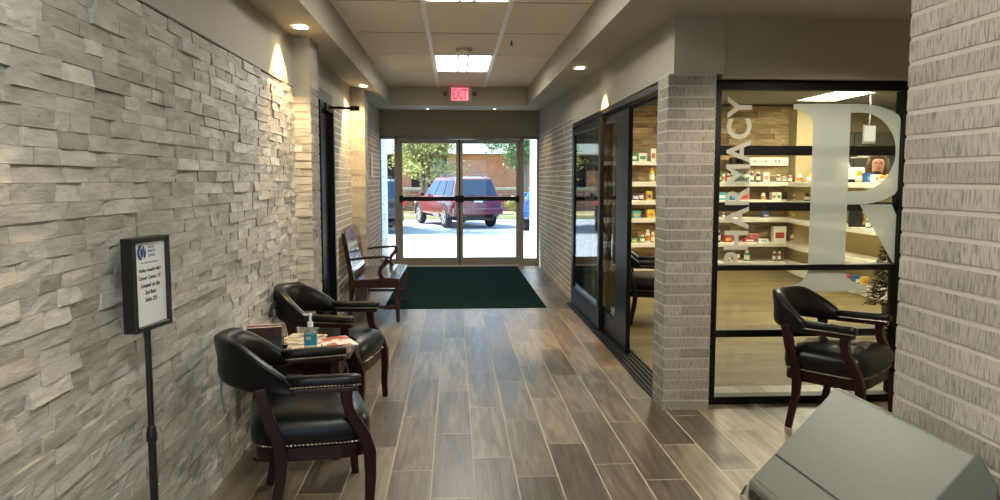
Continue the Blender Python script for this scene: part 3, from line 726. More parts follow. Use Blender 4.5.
def magazine(x, y, rz, w, l, th, cols, label, nm, z=TZ, sc=18):
    t = thing('magazine', label, 'magazine', (x, y, z), math.radians(rz), 'magazines on the table')
    bm = B(); bx(bm, -w / 2, w / 2, -l / 2, l / 2, .0008, th - .0008); obj('pages', bm, PAPER, t)
    bm = B(); bx(bm, -w / 2 - .001, w / 2 + .001, -l / 2 - .001, l / 2 + .001, th - .0008, th); bx(bm, -w / 2 - .001, w / 2 + .001, -l / 2 - .001, l / 2 + .001, 0, .0008); obj('cover', bm, printed(nm, cols, sc), t)
magazine(-.80, 4.06, 4, .165, .27, .010, [(.75, .72, .62), (.55, .42, .22), (.8, .78, .7), (.25, .2, .12)], 'cream and tan magazine nearest the sanitizer bottle', 'cover_cream', sc=26)
magazine(-.845, 4.21, -12, .20, .26, .008, [(.7, .62, .35), (.3, .25, .2), (.75, .7, .62), (.1, .08, .06)], 'yellowish magazine at the back of the glass table', 'cover_yellow', TZ + .0105, 24)
magazine(-.655, 4.19, 24, .18, .25, .006, [(.8, .78, .72), (.42, .12, .08), (.75, .72, .66), (.8, .8, .78)], 'red and white magazine at the back right of the table', 'cover_red', sc=14)
magazine(-.655, 4.02, -14, .20, .17, .007, [(.78, .76, .68), (.8, .78, .7), (.45, .5, .6), (.82, .8, .74)], 'pale folded leaflet at the right edge of the table', 'cover_pale', sc=30) if False else None
# sanitizer
t = thing('sanitizer_bottle', 'clear hand sanitizer pump bottle with blue label on the magazines', 'bottle', (-.757, 4.015, TZ + .0105))
CLR = mat('clear_gel', (.75, .82, .82), .08, spec=.6); CLR.node_tree.nodes['Principled BSDF'].inputs['Transmission Weight'].default_value = .75
bm = B(); prism(bm, rrect(.033, .022, .014), lambda a, b, d: (a, b, d), 0, .085)
lathe(bm, [(.028, .085), (.022, .097), (.013, .105), (.012, .112)], 18); obj('bottle_body', bm, CLR, t, smooth=True, auto=.7)
bm = B(); prism(bm, rrect(.0335, .0226, .0142), lambda a, b, d: (a, b, d), .014, .072); obj('label_band', bm, mat('teal_label', (.02, .28, .42), .4), t)
bm = B(); bx(bm, -.018, .006, -.0236, -.0228, .045, .062); obj('label_print', bm, mat('label_print', (.45, .5, .4), .5), t)
bm = B(); lathe(bm, [(.015, .110), (.015, .135), (.008, .137), (.006, .165), (.010, .166), (.010, .178), (.006, .181)], 16); bx(bm, -.036, .0, -.005, .005, .170, .178); obj('pump', bm, WHITEP, t, smooth=True, auto=.7)
# brochure holder
t = thing('brochure_holder', 'clear acrylic holder full of pamphlets beside the near chair', 'brochure holder', (-.985, 3.975, TZ), math.radians(-76))
ACR = glass('acrylic', (.9, .95, .97), 1.3)
bm = B(); bx(bm, -.055, .055, -.095, -.091, 0, .05); bx(bm, -.055, .055, .091, .095, 0, .10); bx(bm, -.055, .055, -.091, .091, 0, .004); bx(bm, -.058, -.055, -.095, .095, 0, .13); bx(bm, .055, .058, -.095, .095, 0, .07); obj('tray', bm, ACR, t)
for i, c in enumerate([(.62, .70, .78), (.6, .5, .35), (.32, .12, .08), (.65, .66, .68), (.055, .028, .018)]):
    p = thing('pamphlet', ['pale blue pamphlet at the back of the acrylic holder', 'tan pamphlet, second from the back of the acrylic holder', 'reddish pamphlet in the middle of the acrylic holder', 'white pamphlet just behind the dark brown one in the holder', 'dark brown pamphlet at the front of the acrylic holder'][i], 'pamphlet', (t.location.x, t.location.y, TZ + .005), math.radians(-76), 'pamphlets in the holder')
    x = -.045 + i * .021
    bm = B(); bx(bm, x, x + .012, -.085, .085, 0, .125 + .006 * (i % 3)); obj('leaves', bm, PAPER, p)
    bm = B(); bx(bm, x + .012, x + .0135, -.085, .085, 0, .125 + .006 * (i % 3)); obj('cover', bm, mat('pamphlet_%s' % 'abcde'[i], c, .4, noise=40, amt=.4), p)

# ------------------------------------------------------------------ wooden bench (length along Y, front = +X)
t = thing('wooden_bench', 'dark mahogany bench with arms against the brick wall', 'bench', (0, 0, 0))
y0, y1 = 7.72, 8.95; xf, xb = -.585, -1.075
bm = B(); V = []
for x, z in ((xf - .025 + .02, .445), (xf - .06, .455), (-.80, .443), (-.95, .437), (xb + .02, .438)): pass
prism(bm, [(-.56, .425), (-.56, .447), (-.66, .457), (-.80, .446), (-1.03, .435), (-1.03, .41)], lambda a, b, d: (a, d, b), y0 - .03, y1 + .03); obj('seat', bm, MAHOGB, t, .006)
bm = B(); bx(bm, xf - .015, xf + .005, y0, y1, .35, .425); bx(bm, -1.03, -1.01, y0, y1, .35, .412)
bx(bm, -1.03, xf, y0 - .01, y0 + .012, .35, .425); bx(bm, -1.03, xf, y1 - .012, y1 + .01, .35, .425); obj('apron', bm, MAHOGB, t, .004)
for yy in (y0 + .01, y1 - .01):
    bm = B(); sqbar(bm, [(xf, yy, .425), (xf, yy, .2), (xf + .005, yy, .0095 if yy > 8.5 else 0)], [(.05, .05), (.045, .045), (.036, .036)], 0, (0, 1, 0)); obj('front_leg', bm, MAHOGB, t, .005)
    bm = B(); sqbar(bm, [(-1.115, yy, .90), (-1.075, yy, .68), (-1.035, yy, .44), (-1.035, yy, .3), (-1.06, yy, 0)], [(.045, .04), (.045, .045), (.05, .05), (.05, .05), (.04, .04)], 0, (0, 1, 0)); obj('rear_leg', bm, MAHOGB, t, .005)
# back panel: bowed crest and slats, leaning on the rear posts
def xbk(z): return -1.03 - .175 * (z - .44)
bm = B(); n = 16; ym = (y0 + y1) / 2; hl = (y1 - y0) / 2 - .02
poly = [(ym - hl, .74)] + [(ym - hl + 2 * hl * i / n, .885 + .065 * (1 - ((i - n / 2) / (n / 2)) ** 2)) for i in range(n + 1)] + [(ym + hl, .74)]
prism(bm, poly, lambda a, b, d: (xbk(b) + d, a, b), -.012, .014)
crest = obj('crest_rail', bm, MAHOGB, t, .004)
bm = B(); prism(bm, [(ym - hl, .49), (ym + hl, .49), (ym + hl, .545), (ym - hl, .545)], lambda a, b, d: (xbk(b) + d, a, b), -.012, .012); obj('lower_rail', bm, MAHOGB, t, .003)
for i in range(13):
    yy = ym - hl + .03 + (2 * hl - .06) * i / 12
    bm = B(); prism(bm, [(yy - .030, .54), (yy + .030, .54), (yy + .030, .745), (yy - .030, .745)], lambda a, b, d: (xbk(b) + d, a, b), -.006, .008); obj('slat', bm, MAHOGB, t, .002)
for yy in (y0 + .005, y1 - .005):
    bm = B(); sqbar(bm, [(-1.06, yy, .635), (-.90, yy, .655), (-.72, yy, .665), (-.655, yy, .655)], [(.045, .022), (.05, .024), (.058, .026), (.052, .024)], 0, (0, 1, 0)); obj('armrest', bm, MAHOGB, t, .006)
    bm = B(); sqbar(bm, [(-.675, yy, .645), (-.70, yy, .60), (-.745, yy, .55), (-.76, yy, .50), (-.74, yy, .455), (-.70, yy, .42)], [(.036, .05), (.034, .042), (.034, .042), (.034, .042), (.036, .044), (.036, .046)], 0, (0, 1, 0)); obj('arm_support', bm, MAHOGB, t, .006)
for yy in (y0 + .01, y1 - .01):
    bm = B(); bx(bm, -1.045, xf, yy - .012, yy + .012, .14, .17); obj('stretcher', bm, MAHOGB, t, .003)

# ------------------------------------------------------------------ sign stand
A, Bp = Vector((-1.022, 2.50, 0)), Vector((-.985, 2.715, 0))
ang = math.atan2(Bp.y - A.y, Bp.x - A.x); mid = (A + Bp) / 2; sw = (Bp - A).length
t = thing('sign_stand', 'black pedestal stand holding a framed notice by the stone wall', 'sign stand', (mid.x, mid.y, 0), ang)
# local x along the sign, -y toward the viewer
zb_, zt_ = .935, 1.243
bm = B(); hx = sw / 2; fwid = .017
for a, b, c, d in ((-hx, -hx + fwid, zb_, zt_), (hx - fwid, hx, zb_, zt_), (-hx + fwid, hx - fwid, zb_, zb_ + fwid), (-hx + fwid, hx - fwid, zt_ - fwid, zt_)): bx(bm, a, b, 0, .045, c, d)
bx(bm, -hx + fwid, hx - fwid, .03, .045, zb_ + fwid, zt_ - fwid); obj('sign_frame', bm, BLACKP, t, .003)
bm = B(); bx(bm, -hx + fwid, hx - fwid, .012, .014, zb_ + fwid, zt_ - fwid); pg = obj('notice', bm, PAPER, t)
def on_sign(x, z): return Matrix(((1, 0, 0, x), (0, 0, -1, .0115), (0, 1, 0, z), (0, 0, 0, 1)))
bm = B()
for i, (s, x, w) in enumerate((('Valley health MD', -.064, .128), ('Cancer Center, TC', -.066, .132), ('Located on the', -.056, .112), ('2nd floor', -.034, .068), ('Suite 221', -.034, .070))):
    text_into(bm, s, .016, on_sign(x, 1.125 - i * .024), fit=.0145, fitx=w, shear=.25, extrude=.0003, offset=.0003)
obj('writing', bm, INK, pg)
bm = B()
o_ = arc(-.048, 1.194, .021, .025, 75, 265, 14); i_ = arc(-.040, 1.194, .016, .021, 265, 75, 14)
prism(bm, (o_ + i_)[::-1], lambda a, b, d: (a, .0118 - d, b), 0, .0005)
prism(bm, [(-.048, 1.176), (-.042, 1.176), (-.030, 1.198), (-.030, 1.214), (-.036, 1.214), (-.044, 1.196), (-.044, 1.21), (-.052, 1.205)][::-1], lambda a, b, d: (a, .0118 - d, b), 0, .0005)
prism(bm, (arc(-.034, 1.194, .014, .022, -80, 40, 8) + [(-.034, 1.186)])[::-1], lambda a, b, d: (a, .0118 - d, b), 0, .0005)
for i, s in enumerate(('VALLEY', 'HEALTH', 'CENTER')): text_into(bm, s, .01, on_sign(-.008, 1.205 - i * .014), fit=.008 if i != 1 else .010, fitx=.040, extrude=.0003)
text_into(bm, 'Your Valley Health Specialists', .008, on_sign(-.052, 1.155), fit=.006, fitx=.10, extrude=.0003)
obj('logo', bm, BLUEINK, pg)
bm = B(); tube(bm, [(0, .03, .50), (0, .03, .95)], .0105, 14); tube(bm, [(0, .03, .0), (0, .03, .56)], .0135, 14); obj('pole', bm, BLACKP, t, smooth=True, auto=.6)
bm = B(); lathe(bm, [(.015, .545), (.018, .55), (.018, .575), (.0155, .58), (.0155, .595), (.012, .60)], 16, (0, .03, 0)); obj('collar', bm, BLACKP, t, smooth=True, auto=.6)
bm = B(); bx(bm, -.12, .12, -.06, .07, 0, .012); obj('base', bm, BLACKP, t, .004)

# ------------------------------------------------------------------ trash can with sloped lid
t = thing('trash_can', 'grey plastic waste bin with sloped push lid by the near brick wall', 'trash can')
GREYP = mat('warm_grey_plastic', (.18, .184, .154), .38, noise=300, amt=.05, bump=.03)
ya, yb = 1.66, 2.24
bm = B(); bx(bm, .905, 1.195, ya + .012, yb - .012, .02, .50); obj('bin_body', bm, GREYP, t, .03, seg=4)
bm = B(); P = [(.885, .46), (.885, .520), (1.155, .800), (1.170, .798), (1.222, .72), (1.222, .46)]
prism(bm, P, lambda a, b, d: (a, d, b), ya, yb); bmesh.ops.recalc_face_normals(bm, faces=bm.faces); obj('hood', bm, GREYP, t, .032, seg=6, smooth=True, auto=.5)
# flap and seam: slightly raised panel on the slope
def sl(s, y, d):   # s along the slope from bottom to top (0..1)
    nx, nz = -.7135, .7005
    return (.885 + .27 * s + nx * d, y, .520 + .275 * s + nz * d)
bm = B(); prism(bm, [(.045, ya + .034), (.285, ya + .034), (.285, yb - .016), (.045, yb - .016)], lambda p, q, d: sl(p, q, d), .0, .0025)
bmesh.ops.recalc_face_normals(bm, faces=bm.faces); obj('push_flap', bm, GREYP, t, .001)
bm = B(); prism(bm, [(.288, ya + .030), (.304, ya + .030), (.304, yb - .012), (.288, yb - .012)], lambda p, q, d: sl(p, q, d), .0005, .002); obj('flap_gap', bm, BLACKP, t)
# liner bag fringe under the hood
bm = B(); n = 60; r0 = []; r1 = []
BAG = glass('bag_film', (.86, .88, .88), 3.0)
pth = [(.878, ya + .02 + (yb - ya - .04) * i / n) for i in range(n + 1)] + [(.878 + .3 * i / 20, yb + .008) for i in range(21)]
for i, (x, y) in enumerate(pth):
    j = random.uniform(-.006, .006); r0.append(bm.verts.new((x + .004, y, .505))); r1.append((bm.verts.new((x - .010 + j, y + random.uniform(-.003, .003) + (.006 if i > n else 0), .47)), bm.verts.new((x - .006 - j, y, .42 + random.uniform(-.03, .03)))))
for i in range(len(r0) - 1):
    bm.faces.new((r0[i], r0[i + 1], r1[i + 1][0], r1[i][0])); bm.faces.new((r1[i][0], r1[i + 1][0], r1[i + 1][1], r1[i][1]))
obj('liner_bag', bm, BAG, t)
t.matrix_world = Matrix.Translation((1.155, 2.24, 0)) @ Matrix.Rotation(math.radians(4.0), 4, 'Z') @ Matrix.Translation((-1.155, -2.24, 0))

# ------------------------------------------------------------------ pharmacy interior
RUST = [(.42, .30, .145), (.33, .23, .11), (.50, .37, .19), (.26, .18, .085), (.40, .29, .15)]
YW = 12.3
bm = B()
blocks(bm, lambda u, z, d: (u, YW - d, z), 1.5, 5.55, 0, 2.62, (.07, .10), (.3, .75), .002, (.006, .03), RUST, .002, 2, 1, bond=False)
bx(bm, 1.5, 5.7, YW, YW + .2, 0, 2.62, 1); struct(obj('wall_pharmacy_stone', bm, [BRICKF, BROWNBACK]))
BEIGE = mat('beige_paint', (.42, .35, .20), .8)
bm = B(); bx(bm, 5.40, 5.72, 12.0, 12.3, 0, 2.62); struct(obj('wall_pharmacy_post', bm, BEIGE))
bm = B(); bx(bm, 5.7, 8.7, 12.8, 13.0, 0, 2.62); bx(bm, 8.6, 8.7, 4.8, 13, 0, 2.62); bx(bm, 3.6, 8.7, 4.78, 4.9, 0, 2.62); bx(bm, 5.7, 5.75, 12.3, 12.9, 0, 2.62); struct(obj('wall_pharmacy_back', bm, BEIGE))
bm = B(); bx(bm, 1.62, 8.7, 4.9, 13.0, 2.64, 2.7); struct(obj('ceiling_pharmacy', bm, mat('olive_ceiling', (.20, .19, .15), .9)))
bm = B(); bx(bm, 1.63, 5.7, 7.5, 9.0, 2.28, 2.64) if False else bx(bm, 1.63, 1.9, 5.0, 5.2, 2.5, 2.64); struct(obj('trim_6', bm, PAINT_D))
SZ = [1.40, 1.115, .835, .445, .14]; FY = 11.9       # shelf tops, front edge of the wall shelves
LEV = ['second highest', 'third highest', 'middle', 'second lowest', 'lowest']
for i, z in enumerate(SZ):
    zz = z - .07 if z > .3 else 0
    t = thing('wall_shelf', '%s cream shelf along the stone pharmacy wall' % LEV[i], 'shelf', (3.475, (FY + YW) / 2, z), 0, 'cream wall shelves')
    bm = B(); bx(bm, -1.775, 1.765, FY - (FY + YW) / 2, .17, zz - z, 0); obj('board', bm, WHITE, t, .004)
    bm = B(); bx(bm, -1.775, 1.765, FY - (FY + YW) / 2 - .006, FY - (FY + YW) / 2 - .001, zz - z + .012, -.012); obj('price_strip', bm, mat('cream_strip', (.72, .68, .55), .4), t)
    w = thing('counter_shelf', '%s cream shelf of the counter wing toward the window' % ['topmost', 'second highest', 'middle', 'second lowest', 'lowest'][i], 'shelf', (5.25, 10.4, z), 0, 'counter wing shelves')
    bm = B(); prism(bm, [(x - 5.25, y - 10.4) for x, y in ((5.25, FY), (5.10, 11.2), (5.02, 9.0) if i != 1 else (5.06, 10.2), (5.39, 8.6 if i != 1 else 10.2), (5.39, YW - .04), (5.25, YW - .04))], lambda a, b, d: (a, b, d), zz - z, 0); obj('board', bm, WHITE, w, .004)
t = thing('wall_shelf', 'highest cream shelf, at the left end of the stone pharmacy wall', 'shelf', (2.5, (FY + YW) / 2, 1.72), 0, 'cream wall shelves')
bm = B(); bx(bm, -.8, .8, FY - (FY + YW) / 2, .17, -.06, 0); obj('board', bm, WHITE, t, .004)
bm = B(); bx(bm, 5.395, 5.43, 8.6, 12.0, 0, 1.33); struct(obj('wall_counter_back', bm, mat('tan_panel', (.50, .38, .17), .7)))
t = thing('hook_rail', 'cream wall board with dark hooks above the shelves', 'hook board', (5.0, 12.2, 1.66))
bm = B(); bx(bm, -.27, .36, -.02, .06, 0, .13); obj('board', bm, WHITE, t, .004)
for x in (-.20, -.02, .14, .2):
    bm = B(); tube(bm, [(x, -.02, .07), (x, -.05, .065), (x, -.055, .085)], .008, 6); obj('hook', bm, BLACKM, t)
t = thing('display_tower', 'narrow dark shelf tower before the stone wall left of the hook board', 'display rack', (4.42, 12.16, 1.402))
bm = B(); bx(bm, -.02, .02, -.1, .06, 0, .36); bx(bm, .16, .20, -.1, .06, 0, .36); bx(bm, -.02, .20, .04, .06, 0, .36); obj('case', bm, BROWNBACK, t)
bm = B(); bx(bm, -.02, .2, -.1, .06, .36, .385); obj('top', bm, BROWNBACK, t)
# products
CAPW = mat('white_cap', (.8, .78, .7), .4)
COLS = dict(white=(.80, .77, .66), blue=(.02, .10, .32), cyan=(.10, .42, .52), red=(.45, .04, .03), purple=(.16, .06, .22), pink=(.62, .25, .22), green=(.06, .26, .10), amber=(.42, .20, .03), yellow=(.68, .50, .05), orange=(.62, .22, .03), black=(.02, .02, .02), brown=(.12, .05, .02))
def pm(c): return mat('packaging_' + c, COLS[c], .4)
ORD = ['first', 'second', 'third', 'fourth', 'fifth', 'sixth', 'seventh', 'eighth', 'ninth', 'tenth', 'eleventh', 'twelfth']
def bottle(col, w, h, cap='white'):
    t = thing('medicine_bottle', '', 'bottle'); r = w / 2
    bm = B(); lathe(bm, [(r * .9, 0), (r, .01), (r, h * .66), (r * .62, h * .78), (r * .55, h * .80)], 14); obj('bottle_body', bm, pm(col), t, smooth=True, auto=.7)
    bm = B(); lathe(bm, [(r * .68, h * .79), (r * .7, h * .8), (r * .7, h * .98), (r * .6, h)], 14); obj('cap', bm, pm(cap), t, smooth=True, auto=.7)
    bm = B(); n = 14
    lathe(bm, [(r * 1.01, h * .16), (r * 1.01, h * .55)], 14); obj('label_band', bm, pm('white' if col != 'white' else 'orange'), t, smooth=True, auto=.7)
    return t
def carton(col, w, h, d=.10, band='white'):
    t = thing('product_box', '', 'box')
    bm = B(); bx(bm, -w / 2, w / 2, -d / 2, d / 2, 0, h); obj('carton', bm, pm(col), t, .002)
    bm = B(); bx(bm, -w * .34, w * .34, -d / 2 - .0015, -d / 2, h * .25, h * .62); obj('front_print', bm, pm(band), t)
    return t
def bearing(px, y, z=1.0):
    d = cam.matrix_world.to_3x3() @ Vector(((px - CX) / F, (CY - 220) / F, -1)); return d.x / d.y * y
def put(o, px, y, z, label, group, k=None, x=None):
    """stand the item on a shelf; px is its bearing in the photograph's columns turned into metres at that depth"""
    o.location = (x if x is not None else bearing(px, y), y, z); o['label'] = label; o['group'] = group
    return o
def row(zi, y, items, where, group, z=None):
    n = 0
    for it in items:
        kind, px, col, w, h, extra = it
        z_ = SZ[zi] if z is None else z
        if kind == 'b': o = bottle(col, w, h, extra); nm = '%s bottle, %s cap' % (col, extra)
        elif kind == 'j': o = bottle(col, w, h, extra); nm = 'squat %s jar, %s lid' % (col, extra)
        else: o = carton(col, w, h, .10, extra); nm = '%s box, %s print' % (col, extra)
        put(o, px, y, z_ + it_lift.get((where, px), 0), '%s, %s from left %s' % (nm, ORD[n], where), group); n += 1
it_lift = {('on fourth shelf behind the window', 754): .067}
Y1 = FY + .10
row(0, Y1, [('x', 717, 'green', .09, .13, 'white'), ('b', 722, 'white', .07, .16, 'green'), ('b', 727, 'red', .07, .13, 'white'), ('b', 731, 'green', .07, .15, 'white'), ('b', 736, 'white', .06, .14, 'black'), ('b', 740, 'cyan', .07, .15, 'white'), ('x', 745, 'white', .09, .12, 'green'), ('b', 750, 'blue', .07, .18, 'white'), ('b', 757, 'black', .07, .16, 'white'), ('x', 764, 'white', .10, .15, 'pink')], 'on top shelf behind the window', 'products on the top wall shelf')
row(0, Y1, [('b', 777, 'purple', .06, .12, 'white'), ('b', 783, 'amber', .06, .09, 'white'), ('b', 788.5, 'red', .06, .11, 'white'), ('j', 798, 'white', .09, .13, 'white')], 'on top shelf right of the lettering', 'products on the top wall shelf')
row(1, Y1, [('x', 720, 'cyan', .15, .12, 'white'), ('x', 732, 'blue', .10, .10, 'cyan'), ('x', 743, 'pink', .14, .11, 'red'), ('b', 762.5, 'white', .07, .11, 'white'), ('x', 772, 'white', .07, .12, 'amber'), ('x', 777, 'white', .07, .12, 'green'), ('b', 794, 'white', .06, .10, 'white'), ('j', 799.5, 'amber', .08, .13, 'black'), ('j', 805, 'yellow', .08, .13, 'black')], 'on second shelf behind the window', 'products on the second wall shelf')
row(2, Y1, [('b', 723, 'black', .06, .08, 'white'), ('j', 733, 'white', .09, .08, 'white'), ('x', 764.5, 'blue', .10, .08, 'pink'), ('x', 793, 'yellow', .10, .09, 'white'), ('j', 799, 'white', .09, .10, 'black')], 'on third shelf behind the window', 'products on the third wall shelf')
row(3, Y1, [('b', 718, 'black', .09, .20, 'white'), ('x', 728, 'red', .13, .10, 'yellow'), ('x', 749.5, 'red', .18, .065, 'white'), ('x', 754, 'pink', .14, .065, 'red'), ('x', 763, 'white', .15, .05, 'cyan'), ('x', 779, 'white', .21, .25, 'red'), ('j', 793, 'white', .08, .11, 'white'), ('b', 798.5, 'blue', .06, .12, 'white'), ('b', 803, 'blue', .06, .12, 'black')], 'on fourth shelf behind the window', 'products on the fourth wall shelf')
row(4, Y1, [('b', 729.5, 'orange', .07, .12, 'white'), ('b', 739, 'white', .07, .11, 'white'), ('b', 748, 'green', .09, .17, 'white'), ('b', 775.5, 'brown', .06, .15, 'white'), ('b', 780.5, 'red', .06, .15, 'white')], 'on lowest shelf behind the window', 'products on the lowest wall shelf')
G = 'products seen through the sliding door'
row(0, Y1, [('x', 632, 'green', .13, .13, 'white'), ('x', 641, 'white', .13, .13, 'green'), ('x', 651.5, 'white', .08, .20, 'amber')], 'on the highest shelf through the sliding door', G, 1.72)
row(0, Y1, [('x', 627.5, 'white', .08, .16, 'amber'), ('b', 651, 'yellow', .08, .22, 'orange')], 'on second highest shelf through the sliding door', G)
row(1, Y1, [('x', 627.5, 'blue', .11, .14, 'cyan'), ('j', 635, 'purple', .09, .12, 'brown'), ('b', 641, 'purple', .08, .14, 'black'), ('x', 648, 'yellow', .09, .14, 'purple')], 'on third shelf through the sliding door', G)
row(2, Y1, [('x', 636, 'cyan', .12, .11, 'yellow'), ('x', 650, 'yellow', .12, .13, 'orange')], 'on the shelf above the door chair', G)
row(3, Y1, [('x', 634, 'green', .11, .08, 'yellow'), ('b', 642.5, 'green', .08, .12, 'white'), ('b', 648, 'white', .07, .20, 'white'), ('b', 653, 'yellow', .06, .16, 'white')], 'on the shelf level with the door chair back', G)
# on the wing counter
def atx_(px, y): return bearing(px, y)
for o, px, y, zi, lab in ((bottle('yellow', .09, .15, 'yellow'), 857.5, 9.7, 0, 'yellow bottle on the wing counter before the pharmacist'),
                          (carton('blue', .10, .12, .1, 'cyan'), 866.5, 9.5, 0, 'blue box on the wing counter below the pharmacist'),
                          (carton('white', .09, .10, .1, 'pink'), 874, 9.4, 0, 'white box on the wing counter right of the blue box'),
                          (bottle('orange', .10, .09, 'yellow'), 881, 9.3, 0, 'squat orange jar on the wing counter right end'),
                          (bottle('amber', .09, .10, 'yellow'), 887, 9.2, 0, 'amber jar last on the wing counter'),
                          (bottle('amber', .09, .14, 'yellow'), 808.5, 11.3, 0, 'amber jar on the wing counter near the corner post'),
                          (bottle('brown', .09, .12, 'black'), 806.5, 11.35, 1, 'brown jar on the wing shelf near the corner'),
                          (bottle('green', .06, .13, 'white'), 868.5, 9.2, 2, 'green bottle on the wing shelf beside the coffee machine'),
                          (carton('red', .09, .10, .1, 'white'), 850, 9.32, 4, 'red box on the lowest wing shelf'),
                          (carton('blue', .09, .11, .1, 'white'), 858.5, 9.22, 4, 'blue box on the lowest wing shelf'),
                          (carton('yellow', .10, .10, .1, 'orange'), 867, 9.15, 4, 'yellow box on the lowest wing shelf')):
    o.location = (atx_(px, y), y, SZ[zi]); o['label'] = lab; o['group'] = 'products on the shelf wing'
# coffee machine on the wing shelf
t = thing('coffee_machine', 'black coffee machine with round dial on the wing shelf', 'coffee machine', (5.19, 9.55, SZ[2] + .001), math.radians(62))
bm = B(); bx(bm, -.11, .11, .0, .16, 0, .31); bx(bm, -.11, .11, -.13, 0, .20, .31); bx(bm, -.12, .12, -.14, .0, 0, .03); obj('housing', bm, BLACKP, t, .012)
bm = B(); lathe(bm, [(.05, 0), (.055, .012), (.035, .02)], 20); o = obj('dial', bm, mat('copper_dial', (.25, .09, .06), .3, .6), t, smooth=True, auto=.6); o.location = (0, 0.0, .12); o.rotation_euler = (PI / 2, 0, 0)
bm = B(); bx(bm, -.06, .06, -.134, -.131, .235, .275); obj('display', bm, mat('grey_display', (.15, .14, .13), .3), t)
# things behind the counter
t = thing('wall_monitor', 'small bright screen hanging behind the pharmacy counter', 'monitor', (5.82, 10.6, 1.94))
bm = B(); bx(bm, -.09, .09, 0, .03, 0, .26); obj('casing', bm, ALU, t, .005)
bm = B(); bx(bm, -.078, .078, -.004, 0, .03, .245); obj('screen', bm, emitter('screen_glow', (1, .93, .72), .4), t)
bm = B(); tube(bm, [(0, .015, .26), (0, .015, .70)], .010, 8); obj('mount', bm, ALU, t)
t = thing('dark_cabinet', 'dark wall cabinet behind the pharmacy counter', 'cabinet', (7.1, 12.6, 1.45))
bm = B(); bx(bm, -1.3, 1.3, -.35, .19, .1, .75); obj('cabinet_body', bm, mat('dark_olive_laminate', (.07, .065, .045), .6), t)
for i in range(4):
    bm = B(); bx(bm, -1.28 + i * .65, -.68 + i * .65, -.37, -.35, .12, .73); obj('door', bm, mat('dark_olive_laminate', (.07, .065, .045), .6), t, .003)
t = thing('label_printer', 'cream office printer behind the pharmacy counter', 'printer', (6.02, 11.45, 1.201))
bm = B(); bx(bm, -.18, .14, -.15, .2, 0, .42); obj('printer_body', bm, WHITE, t, .02)
bm = B(); prism(bm, [(-.18, .40), (.0, .40), (-.06, .60), (-.17, .60)], lambda a, b, d: (a, d, b), .02, .05); obj('paper_tray', bm, WHITE, t)
bm = B(); bx(bm, -.14, .08, -.18, -.15, .18, .24); obj('output_slot', bm, BLACKP, t)
t = thing('lattice_basket', 'cream perforated basket behind the counter left of the screen', 'basket', (5.76, 10.62, 1.74), .3)
bm = B()
for i in range(6): bx(bm, -.11 + i * .042, -.096 + i * .042, -.01, .01, 0, .17)
for j in range(5): bx(bm, -.11, .114, -.01, .01, j * .039, j * .039 + .014)
obj('lattice', bm, WHITE, t)
bm = B(); bx(bm, -.12, .125, .01, .12, 0, .012); obj('bottom_plate', bm, WHITE, t)
t = thing('office_desk', 'cream work counter behind the pharmacist', 'counter', (6.75, 11.3, 0))
bm = B(); bx(bm, -.95, .9, -.45, .45, 1.15, 1.2); obj('worktop', bm, WHITE, t)
bm = B(); bx(bm, -.92, .88, -.40, .42, 0, 1.15); obj('cabinet_body', bm, mat('dark_olive_laminate', (.07, .065, .045), .6), t)
t = thing('blue_bin', 'blue plastic storage bin right of the pharmacist', 'storage bin', (6.42, 11.0, 1.201))
bm = B(); bx(bm, -.11, .13, -.1, .12, 0, .42); obj('bin_body', bm, pm('blue'), t, .012)
bm = B(); bx(bm, -.12, .14, -.11, .13, .40, .43); obj('rim', bm, pm('blue'), t, .006)
# pharmacist
def skin(name, pts, edges, rads, m, parent, root=0, sub=2):
    me = bpy.data.meshes.new(name); me.from_pydata(pts, edges, []); me.update(); me.materials.append(m)
    o = bpy.data.objects.new(name, me); COL.objects.link(o); o.parent = parent
    s = o.modifiers.new('skin', 'SKIN'); s.use_smooth_shade = True
    ly = me.skin_vertices[0].data
    for i, r in enumerate(rads): ly[i].radius = r if isinstance(r, tuple) else (r, r); ly[i].use_root = i == root
    if sub: u = o.modifiers.new('sub', 'SUBSURF'); u.levels = u.render_levels = sub
    return o
t = thing('person', 'person with long brown hair standing behind the pharmacy counter looking down', 'person', (5.80, 10.32, 0), math.radians(-116))
SKINM = mat('skin', (.52, .27, .17), .55)
# local: facing +X
t.scale = (1.03, 1.03, 1.03)
pts = [(0, 0, .92), (0, 0, 1.10), (0, 0, 1.30), (0, 0, 1.40), (.02, 0, 1.47), (.055, 0, 1.53), (.075, 0, 1.60), (.06, 0, 1.68),
       (0, .17, 1.38), (.03, .22, 1.16), (.22, .17, 1.08), (.30, .13, 1.08), (0, -.17, 1.38), (.03, -.22, 1.16), (.22, -.17, 1.08), (.30, -.13, 1.08),
       (0, .09, .86), (.01, .10, .48), (-.02, .10, .08), (.12, .10, .03), (0, -.09, .86), (.01, -.10, .48), (-.02, -.10, .08), (.12, -.10, .03)]
eds = [(0, 1), (1, 2), (2, 3), (3, 4), (4, 5), (5, 6), (6, 7), (3, 8), (8, 9), (9, 10), (10, 11), (3, 12), (12, 13), (13, 14), (14, 15), (0, 16), (16, 17), (17, 18), (18, 19), (0, 20), (20, 21), (21, 22), (22, 23)]
rad = [(.15, .11), (.13, .10), (.15, .11), (.10, .08), .05, (.075, .07), (.088, .078), (.075, .07), .055, .042, .034, .03, .055, .042, .034, .03, .085, .06, .042, .036, .085, .06, .042, .036]
body = skin('body', pts, eds, rad, SKINM, t)
